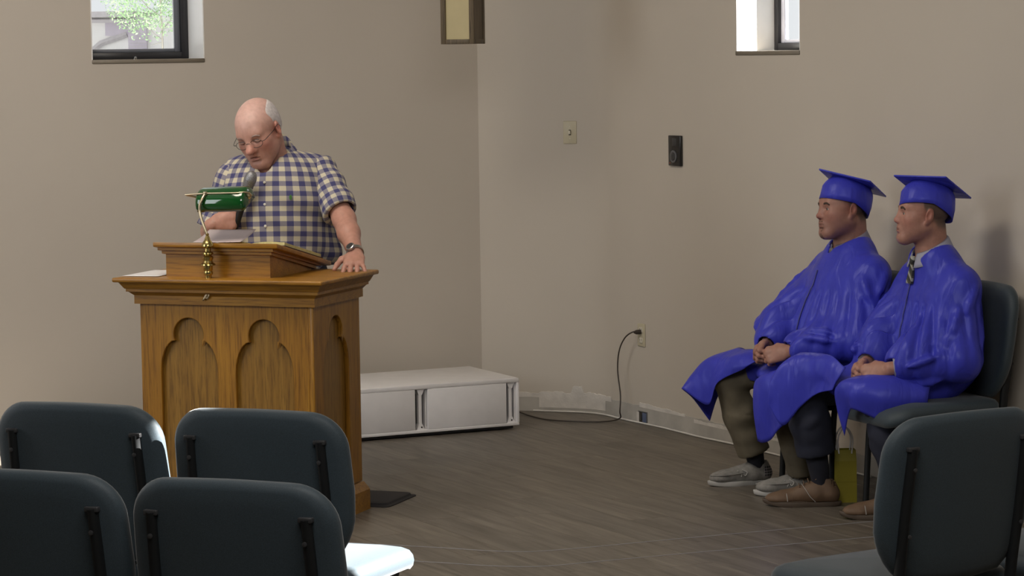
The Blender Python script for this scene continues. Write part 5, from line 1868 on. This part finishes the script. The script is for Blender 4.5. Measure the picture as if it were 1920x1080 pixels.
    lv = [(.000, 1.0, -.020), (.0, 1.005, 0.0), (.004, 1.0, .022), (.002, .955, .040), (.0, .89, .054), (.0, .82, .064), (.0, .76, .072)]
    for dx, sc_, z in lv:
        for i in range(n):
            a = 2 * math.pi * i / n
            cr = 1 + (.012 * math.sin(a * 5 + 1) * math.sin(z * 60) if z > .01 else 0)
            zz = z - (.026 * max(0, -math.cos(a)) if z < 0 else 0) - (.014 * max(0, math.cos(a)) if z <= 0 else 0)
            Vv.append(cp @ Vector((dx + .107 * s * sc_ * cr * math.cos(a), .088 * w * s * sc_ * cr * math.sin(a), zz)))
    for j in range(len(lv) - 1):
        for i in range(n): Fc.append((j * n + i, j * n + (i + 1) % n, (j + 1) * n + (i + 1) % n, (j + 1) * n + i))
    Fc.append(tuple(range((len(lv) - 1) * n, len(lv) * n)))
    cap = mesh('graduation_cap', Vv, Fc, M['gown'], root, True, 60)
    so = cap.modifiers.new('thickness', 'SOLIDIFY'); so.thickness = .003; so.offset = 1
    bm = bmesh.new(); hb = .116
    bm_box(bm, (-hb, -hb, .0705), (hb, hb, .0775), .0025, 2)
    bmesh.ops.transform(bm, matrix=cp @ Matrix.Translation((-.004, 0, 0)) @ Matrix.Rotation(rad(45 + opts.get('board_yaw', 0)), 4, 'Z'), verts=bm.verts)
    frombm('mortarboard', bm, M['gown'], cap, True, 40)
    lathe('button', [(.009, 0), (.009, .003), (.005, .006)], M['gown'], cap, 14, cp @ Matrix.Translation((-.004, 0, .0775)))
    return root


# nearer graduate (right)
SKR = dict(head=(-.072, 0, 1.186), head_rot=(-16, -4, 0), neck=(-.112, 0, 1.052),
           shL=(-.150, .175, .930), shR=(-.140, -.180, .935), elL=(-.105, .245, .630), elR=(-.010, -.250, .645), wrL=(.132, .124, .596), wrR=(.138, -.070, .600),
           hipL=(-.08, .095, .535), hipR=(-.08, -.095, .535), kneeL=(.168, .082, .468), kneeR=(.318, -.264, .478), ankL=(.055, .122, .10), ankR=(.238, -.283, .10),
           heelL=(.005, .138, 0), toeL=(.300, .015, 0), heelR=(.165, -.250, 0), toeR=(.455, -.372, 0),
           chest=(-.150, 0, .800), chest_r=(.150, .205, .22), belly=(-.135, 0, .640), belly_r=(.170, .215, .19),
           handL=((.146, .112, .592), (.70, -.66, -.22), (0, 0, 1), (.35, .75, .50), (48, 62, 38), [(.045, .040, -.012), (.075, .040, -.022), (.098, .030, -.030)], (4, 1, -3, -7), .98),
           handR=((.156, -.056, .594), (.76, .54, -.24), (0, 0, 1), (.30, -.80, .40), (46, 66, 40), [(.045, .038, -.010), (.075, .040, -.016), (.100, .034, -.022)], (4, 1, -3, -7), .98))


def pix(S):
    """helper rows for the cloth sheets are given in the wearer's own frame (forward, left, up)"""
    return [Vector(p) for p in S]


right_sheet = [
    pix([(0.321, -0.300, 0.601), (0.335, -0.270, 0.627), (0.298, -0.200, 0.632), (0.276, -0.100, 0.629), (0.257, -0.020, 0.590)]),
    pix([(0.410, -0.300, 0.567), (0.382, -0.270, 0.608), (0.333, -0.200, 0.617), (0.299, -0.100, 0.600), (0.280, -0.020, 0.559)]),
    pix([(0.453, -0.290, 0.523), (0.422, -0.270, 0.567), (0.356, -0.200, 0.575), (0.311, -0.110, 0.557), (0.294, -0.030, 0.531)]),
    pix([(0.469, -0.280, 0.469), (0.434, -0.250, 0.477), (0.368, -0.200, 0.507), (0.313, -0.130, 0.523), (0.299, -0.035, 0.514)]),
    pix([(0.470, -0.280, 0.424), (0.428, -0.235, 0.344), (0.369, -0.200, 0.418), (0.325, -0.140, 0.476), (0.301, -0.040, 0.503)])]
left_sheet = [
    pix([(0.246, -0.020, 0.543), (0.214, 0.020, 0.562), (0.146, 0.060, 0.574), (0.056, 0.110, 0.581), (-0.035, 0.150, 0.572)]),
    pix([(0.309, 0.000, 0.512), (0.298, 0.040, 0.544), (0.224, 0.100, 0.565), (0.131, 0.165, 0.559), (0.001, 0.205, 0.542)]),
    pix([(0.302, 0.000, 0.436), (0.299, 0.050, 0.490), (0.276, 0.115, 0.513), (0.178, 0.190, 0.488), (0.026, 0.230, 0.490)]),
    pix([(0.270, 0.000, 0.324), (0.271, 0.045, 0.421), (0.273, 0.100, 0.440), (0.168, 0.170, 0.397), (0.023, 0.215, 0.440)])]
graduate('nearer seated man in blue cap and gown with tan dress shoes', SEAT_R, SKR, dict(
    s=1.0, w=.98, jaw=1.02, cheek=.95, nose=.88, skin=(.42, .218, .166), hair=(.13, .085, .065), ruddy=.18, stub=.10, neckw=1.0, brow=1.5, seed=11,
    shirt=M['shirtpale'], tie=M['tie1'], trouser=M['navy'], sock=M['sock'], shoe='dress', trcuff=(.150, .215), trr=.078, cuffL=-.050, cuffR=-.045, cuffr=.056, shirtcuff=True,
    cap_rot=(17, -17, -14), board_yaw=0, sheets=[(right_sheet, .002), (left_sheet, .002)], extra=[((-.06, .165, .74), (.03, .13, .69), .062, .055, .05), ((-.085, .195, .725), (.055, .155, .655), .058, .052, .04), ((.0, -.16, .74), (.08, -.10, .69), .06, .05, .05)],
    hem=[((.30, 0, .47), (.5, 0, -1), (.1, -.5, .2), (.6, .3, .5)), ((-.02, 0, .446), (0, 0, -1), (-.3, .05, .2), (.15, .4, .5))]))

# farther graduate (left)
SKL = dict(head=(-.088, 0, 1.178), head_rot=(-2, -2, 3), neck=(-.124, 0, 1.050),
           shL=(-.135, .188, .940), shR=(-.120, -.190, .940), elL=(-.045, .255, .655), elR=(.085, -.262, .670), wrL=(.190, .102, .614), wrR=(.208, -.105, .622),
           hipL=(-.08, .095, .535), hipR=(-.08, -.095, .535), kneeL=(.220, .100, .446), kneeR=(.298, -.308, .462), ankL=(.105, .030, .10), ankR=(.165, -.312, .10),
           heelL=(.020, .055, 0), toeL=(.300, -.045, 0), heelR=(.095, -.310, 0), toeR=(.382, -.327, 0),
           chest=(-.110, 0, .800), chest_r=(.160, .220, .23), belly=(-.075, 0, .660), belly_r=(.190, .230, .19),
           handL=((.204, .090, .610), (.74, -.62, -.24), (0, 0, 1), (.35, .75, .50), (48, 62, 38), [(.045, .040, -.012), (.075, .040, -.022), (.098, .030, -.030)], (4, 1, -3, -7), .98),
           handR=((.224, -.090, .616), (.74, .58, -.28), (0, 0, 1), (.30, -.80, .40), (46, 66, 40), [(.045, .038, -.010), (.075, .040, -.016), (.100, .034, -.022)], (4, 1, -3, -7), .98))
l_far = [
    pix([(0.120, -0.400, 0.502), (0.183, -0.370, 0.566), (0.237, -0.330, 0.584), (0.244, -0.260, 0.584), (0.231, -0.180, 0.590), (0.206, -0.100, 0.579)]),
    pix([(0.236, -0.420, 0.460), (0.306, -0.400, 0.534), (0.365, -0.360, 0.542), (0.345, -0.280, 0.540), (0.302, -0.200, 0.562), (0.251, -0.110, 0.553)]),
    pix([(0.289, -0.440, 0.362), (0.375, -0.430, 0.452), (0.430, -0.380, 0.475), (0.386, -0.290, 0.453), (0.343, -0.220, 0.515), (0.278, -0.125, 0.535)]),
    pix([(0.329, -0.430, 0.264), (0.405, -0.430, 0.363), (0.477, -0.380, 0.416), (0.396, -0.295, 0.353), (0.371, -0.250, 0.450), (0.291, -0.150, 0.517)])]
l_near = [
    pix([(0.265, 0.000, 0.498), (0.235, 0.040, 0.523), (0.185, 0.090, 0.548), (0.116, 0.150, 0.564), (0.041, 0.220, 0.572)]),
    pix([(0.320, 0.020, 0.481), (0.307, 0.060, 0.504), (0.271, 0.120, 0.522), (0.219, 0.200, 0.530), (0.113, 0.270, 0.533)]),
    pix([(0.328, 0.020, 0.372), (0.322, 0.050, 0.382), (0.296, 0.120, 0.400), (0.268, 0.200, 0.430), (0.190, 0.280, 0.461)]),
    pix([(0.310, 0.020, 0.236), (0.299, 0.050, 0.233), (0.285, 0.100, 0.252), (0.281, 0.180, 0.311), (0.212, 0.250, 0.382)])]
graduate('seated man with goatee in blue cap and gown and grey canvas shoes', SEAT_L, SKL, dict(
    s=1.01, w=1.05, jaw=1.12, cheek=1.1, nose=.95, skin=(.36, .185, .14), hair=(.12, .075, .058), ruddy=.22, stub=.15, neckw=1.10, brow=1.3, seed=23, goatee=True,
    shirt=M['shirtgrey'], tie=M['tie2'], trouser=M['khaki'], sock=M['sock'], shoe='canvas', trcuff=(.10, .135), trr=.070, cuffL=-.020, cuffR=-.02, cuffr=.056,
    cap_rot=(5, -22, -2), board_yaw=0, sheets=[(l_far, .002), (l_near, .002)],
    hem=[((.30, 0, .47), (.5, 0, -1), (.1, -.5, .2), (.6, .3, .5)), ((-.02, 0, .446), (0, 0, -1), (-.3, .05, .2), (.15, .4, .5))]))

# ------------------------------------------------------------------ the speaker behind the lectern (x towards the camera, y to his own left)
SO = Vector((-.95, 11.15, 0))
sp = empty('person', SO, rad(-90), 'older man in checked shirt and glasses reading behind the lectern', 'person')
HC = np.array((.105, -.088, 1.530)); HR = rot3(-22, 25, 10); HS = 1.08
F = Field((-.25, -.40, .03), (.60, .45, 1.72), .012, [(HC - .155, HC + .15), (np.array((.30, .22, .96)), np.array((.58, .44, 1.06))), (np.array((.12, -.30, 1.10)), np.array((.28, -.12, 1.24)))], .0036)
SPK = dict(shL=(-.005, .158, 1.355), shR=(-.0, -.212, 1.335), elL=(.165, .262, 1.165), wrL=(.364, .318, 1.036), elR=(.02, -.300, 1.115), wrR=(.185, -.280, 1.150))
F.add(rc((.0, -.03, 1.0), (.02, -.03, 1.30), .13, .13)); F.add(rc((.0, .12, 1.365), (0, -.18, 1.345), .055), .05)
F.add(rc((.01, -.035, 1.36), HC + HR @ np.array((-.04, 0, -.055)) * HS, .068, .062), .03)
T = add_head(F, HC, HR, HS, 1.0, .98, .95, 1.25, (.0030, -.004))
F.add(rc(SPK['shL'], SPK['elL'], .052, .046), .03)
F.add(rc(SPK['elL'], np.array(SPK['elL']) * .6 + np.array(SPK['wrL']) * .4, .047, .045), .02); F.add(rc(np.array(SPK['elL']) * .6 + np.array(SPK['wrL']) * .4, SPK['wrL'], .045, .029), .02)
F.add(rc(SPK['shR'], SPK['elR'], .052, .046), .03); F.add(rc(SPK['elR'], SPK['wrR'], .045, .029), .02)
hand(F, SPK['wrL'], (.90, -.03, -.33), (0, -1, 0), (.34, .10, .93), ((22, 12, 10), (24, 12, 10), (22, 12, 10), (14, 10, 8)), [(.030, .050, -.012), (.055, .066, -.026), (.078, .074, -.036)], (9, 1, -8, -22), 1.05)
hand(F, SPK['wrR'], (.12, .95, .25), (0, -.2, 1), (1, -.1, .1), (72, 78, 45), [(.040, .036, -.022), (.070, .034, -.034), (.088, .020, -.040)], (3, 1, -2, -4), 1.05)
F.cut(ell(T(.0975, 0, -.0650), np.array((.012, .0150, .0048)) * HS, HR), .003)
for q in (-1, 1):
    F.add(rc((-.02, -.03 + q * .09, .92), (.03, -.03 + q * .10, .50), .075, .058), .03); F.add(rc((.03, -.03 + q * .10, .50), (-.03, -.03 + q * .11, .09), .055, .036), .03)
    F.add(rc((-.03, -.03 + q * .11, .07), (.12, -.03 + q * .13, .045), .03, .022), .02)
P, Q = F.nets(1)
hl = lambda x, y: np.where(x > .02, .20, np.where(x > -.02, .045 - .25 * np.abs(x - .02), -.02)) + np.where(np.abs(y) < .052, .2, 0)
col = head_tint(P, HC, HR, HS, 1.0, (.50, .265, .205), ruddy=.28, stub=.04, bald_c=(.62, .40, .35))
q = (HR.T @ (P - HC).T).T / HS
np_mesh('body', P, Q, M['skin'], sp, col)
face_bits(T, HR, HS, sp, M['brow_grey'], .8, True)
# white hair around the sides and back
H = Field(HC - .16, HC + .16, .0042)
E = lambda c, r: ell(T(*c), np.array(r) * HS, HR)
H.add(E((-.020, 0, .040), (.1005, .0785, .0855))); H.add(E((-.035, 0, .0), (.086, .074, .085)), .02)
H.cut(E((.045, 0, .10), (.140, .062, .090)), .015); H.cut(E((.085, 0, .03), (.080, .12, .20)), .01)
H.cut(half(T(0, 0, -.045), HR @ np.array((-.35, 0, -1)), HC - .3, HC + .3), .01)
for s_ in (-1, 1): H.cut(E((-.008, s_ * .085, -.008), (.022, .03, .034)), .006)
H.cut(E((.03, 0, -.04), (.075, .2, .075)), .01)
P, Q = H.nets(1)
np_mesh('hair_fringe', P, Q, M['white_hair'], sp)
# glasses
gl = []
for s_ in (-1, 1):
    c = np.array((.099, s_ * .033, -.006))
    ring = [T(c[0] - .006 * abs(math.cos(a)) * (1 if s_ * math.cos(a) > 0 else .2), c[1] + .0255 * math.cos(a), c[2] + .0165 * math.sin(a)) for a in [2 * math.pi * i / 20 for i in range(21)]]
    gl.append(tube_geo(ring, .0011, 6))
    gl.append(tube_geo(catmull([T(.094, s_ * .059, -.002), T(.086, s_ * .072, .0), T(.03, s_ * .082, .006), T(-.012, s_ * .084, .012), T(-.028, s_ * .083, -.004)], 5), .0013, 6))
gl.append(tube_geo(catmull([T(.101, -.009, -.002), T(.106, 0, .002), T(.101, .009, -.002)], 5), .0011, 6))
V, Fc = join_geo(gl); gs = mesh('glasses', V, Fc, M['wire'], sp, True)
for s_ in (-1, 1):
    V = [Vector(T(.0975, s_ * .033 + .0245 * math.cos(a), -.006 + .0158 * math.sin(a))) for a in [2 * math.pi * i / 20 for i in range(20)]]
    mesh('lens', V, [tuple(range(20))], M['glass'], gs)

# shirt: torso, sleeves, collar, placket
S_ = Field((-.26, -.33, .90), (.27, .30, 1.47), .0072)
S_.add(rc((-.01, .118, 1.352), (-.005, -.175, 1.335), .070))
for q in (-1, 1): S_.add(rc((-.035, -.040 + q * .035, 1.418), (-.012, -.028 + q * .165, 1.372), .042, .052), .04); S_.add(ell((.035, -.028, 1.24), (.148, .208, .19)), .06)
S_.add(ell((.030, -.028, 1.06), (.150, .212, .20)), .07); S_.add(rc((-.02, -.04, 1.36), (-.01, -.045, 1.40), .085, .066), .05)
S_.add(rc((-.02, .155, 1.12), (-.02, .185, 1.02), .05, .055), .05)
S_.add(rc(SPK['shL'], np.array(SPK['elL']) * .35 + np.array(SPK['shL']) * .65, .045, .040), .035)
S_.cut(rc((.045, -.058, 1.392), (.02, -.055, 1.56), .074, .088), .006)
S_.cut(rc((.165, -.064, 1.300), (.10, -.062, 1.42), .004, .050), .008)


def shf(X, Y, Z):
    return .004 * np.sin(X * 30 + Y * 42 + Z * 50 + 3 * wob(X, Y, Z, 8, 61)) * (.5 + .5 * wob(X, Y, Z, 9, 62)) + .006 * np.exp(-((Z - .99) / .05) ** 2) * np.sin(Y * 60 + 1)


S_.disp(shf, (-.3, -.4, .88), (.3, .4, 1.36))
P, Q = S_.nets(1)
th = np.arctan2(P[:, 1] + .03, P[:, 0] + .03 + .10)
uv = np.stack([th * .235, P[:, 2] + .10 * (np.abs(P[:, 1] + .03) - .1) * 0 - .12 * P[:, 0], np.zeros(len(P))], 1)
shirt = np_mesh('shirt', P, Q, M['gingham'], sp, None, uv)


def sleeve(sh, el, f, r0, r1, seed):
    sh = np.array(sh, float); el = np.array(el, float); end = sh + (el - sh) * f
    u = (end - sh) / np.linalg.norm(end - sh)
    F = Field(np.minimum(sh, end) - .11, np.maximum(sh, end) + .11, .0062)
    F.add(rc(sh + u * .0, end + u * .03, r0, r1))
    F.cut(half(end, u, end - .14, end + .14)); F.cut(rc(sh + (end - sh) * .72, end + u * .1, r1 - .020), .003)
    F.disp(lambda X, Y, Z: .0045 * np.sin((X * u[0] + Y * u[1] + Z * u[2]) * 60 + 20 * Y + 3 * wob(X, Y, Z, 10, seed)) * (.5 + .5 * wob(X, Y, Z, 10, seed + 1)), sh - .3, sh + .3)
    P, Q = F.nets(1)
    d = P - sh; t = d @ u
    e1 = np.cross(u, (1, 0, 0)); e1 /= np.linalg.norm(e1); e2 = np.cross(u, e1)
    a = np.arctan2(d @ e1, d @ -e2)
    uv = np.stack([a * .07, t, np.zeros(len(P))], 1)
    return np_mesh('sleeve', P, Q, M['gingham'], shirt, None, uv)


sleeve(SPK['shL'], SPK['elL'], .86, .072, .076, 71)
sleeve(SPK['shR'], SPK['elR'], .95, .070, .070, 75)
nc = (.015, -.050, 1.395)
co = ring_band('collar', [((.012, -.048, 1.398, -.052), .098, .094), ((.016, -.050, 1.432, -.060), .092, .090), ((.018, -.052, 1.460, -.068), .089, .088), ((.016, -.052, 1.455, -.068), .096, .096), ((.016, -.050, 1.422, -.074), .120, .116), ((.018, -.050, 1.394, -.090), .138, .128)], M['gingham'], shirt, .55, 40, -.35, .0025)
me = co.data; at = me.attributes.new('cloth_uv', 'FLOAT_VECTOR', 'POINT')
at.data.foreach_set('vector', np.array([(math.atan2(v.co.y + .05, v.co.x - .02) * .09 + .012, v.co.z + .008, 0) for v in me.vertices], dtype=np.float32).ravel())


def chest_x(y, z):
    """front of the shirt at height z"""
    k = (np.abs(P_sh[:, 1] - y) < .012) & (np.abs(P_sh[:, 2] - z) < .012)
    return float(P_sh[k][:, 0].max()) if k.any() else .18


P_sh = np.empty(len(shirt.data.vertices) * 3, dtype=np.float32); shirt.data.vertices.foreach_get('co', P_sh); P_sh = P_sh.reshape(-1, 3)
for z in (1.325, 1.235, 1.145, 1.06):
    x = chest_x(-.062, z)
    lathe('button', [(.0055, 0), (.0055, .002), (.003, .003)], M['button'], shirt, 12, Matrix.Translation((x - .0005, -.062, z)) @ Matrix.Rotation(rad(90), 4, 'Y'))
x = chest_x(.045, 1.262)
lathe('chest_emblem', [(.006, 0), (.006, .0015), (.003, .002)], plain('emblem_green', (.05, .16, .03), .7), shirt, 10, Matrix.Translation((x, .045, 1.262)) @ Matrix.Rotation(rad(90), 4, 'Y') @ Matrix.Scale(1.8, 4, (1, 0, 0)))
tr_ = Field((-.25, -.30, .05), (.25, .25, 1.02), .014)
for q in (-1, 1):
    tr_.add(rc((-.02, -.03 + q * .09, .92), (.03, -.03 + q * .10, .50), .115, .080), .03); tr_.add(rc((.03, -.03 + q * .10, .50), (-.03, -.03 + q * .11, .08), .080, .065), .03)
tr_.add(ell((-.01, -.03, .94), (.14, .19, .08)), .04)
P, Q = tr_.nets(1); np_mesh('trousers', P, Q, M['navy'], sp)
for q in (-1, 1):
    shoe(sp, (-.09, -.03 + q * .105, 0.0165), (.19, -.03 + q * .15, 0.0165), 'dress', q)
# wristwatch
wv = (np.array(SPK['wrL']) - np.array(SPK['elL'])); wv /= np.linalg.norm(wv)
wc_ = np.array(SPK['wrL']) - wv * .012
e1 = np.cross(wv, (0, 0, 1)); e1 /= np.linalg.norm(e1); e2 = np.cross(e1, wv)
ringp = [wc_ + e1 * .0345 * math.cos(a) + e2 * .0335 * math.sin(a) for a in [2 * math.pi * i / 24 for i in range(25)]]
V, Fc = [], []
for i in range(24):
    a = 2 * math.pi * i / 24; o_ = e1 * math.cos(a) + e2 * math.sin(a)
    for r, t in ((.0315, -.008), (.0355, -.008), (.0355, .008), (.0315, .008)): V.append(wc_ + o_ * r + wv * t)
for i in range(24):
    for k in range(4): Fc.append((i * 4 + k, i * 4 + (k + 1) % 4, ((i + 1) % 24) * 4 + (k + 1) % 4, ((i + 1) % 24) * 4 + k))
wt = mesh('wristwatch', V, Fc, M['steel'], sp, True, 30)
out = e2 * .80 + e1 * .6; out /= np.linalg.norm(out)
Mw = Matrix.Translation(Vector(wc_ + out * .034)) @ Vector(out).to_track_quat('Z', 'Y').to_matrix().to_4x4()
lathe('watch_case', [(.018, 0), (.019, .004), (.018, .009), (.015, .0105), (.0145, .009)], M['steel'], wt, 24, Mw)
lathe('watch_dial', [(.0148, .008), (.0148, .0095)], M['greydk'], wt, 24, Mw)

# microphone in his right hand
SM = Matrix.Translation(SO) @ Matrix.Rotation(rad(-90), 4, 'Z')
mb, mtp = Vector((.178, -.202, 1.098)), Vector((.234, -.110, 1.356))
ax = (mtp - mb).normalized(); Lm = (mtp - mb).length
mic = empty('microphone', SM @ mb, 0, 'black handheld microphone with grey mesh head held by the speaker', 'microphone')
qm = (SM.to_3x3() @ ax).to_track_quat('Z', 'Y')
mic.rotation_mode = 'QUATERNION'; mic.rotation_quaternion = qm
lathe('handle', [(.010, 0), (.0125, .004), (.0135, .05), (.0165, Lm - .075), (.021, Lm - .060), (.022, Lm - .052)], M['black'], mic, 24)
lathe('collar_ring', [(.0225, Lm - .053), (.0235, Lm - .050), (.0225, Lm - .046)], M['greymid'], mic, 24)
gm = NT('mic_mesh'); vv = gm.n('TexVoronoi'); vv.inputs['Scale'].default_value = 420; gm.l(gm.coords('Object'), vv.inputs['Vector'])
gm.l(gm.ramp([(.1, (.55, .55, .57)), (.5, (.22, .22, .23))], vv.outputs[0]).outputs[0], gm.b.inputs['Base Color']); gm.set(Roughness=.4, Metallic=.6); gm.bump(vv.outputs[0], .5, .001)
lathe('mesh_head', [(.0215, Lm - .047), (.0245, Lm - .036), (.0258, Lm - .022), (.0262, Lm - .020), (.0262, Lm - .016), (.0258, Lm - .014), (.024, Lm - .002), (.019, Lm + .010), (.011, Lm + .017), (.003, Lm + .019)], gm.m, mic, 28, None, 50)
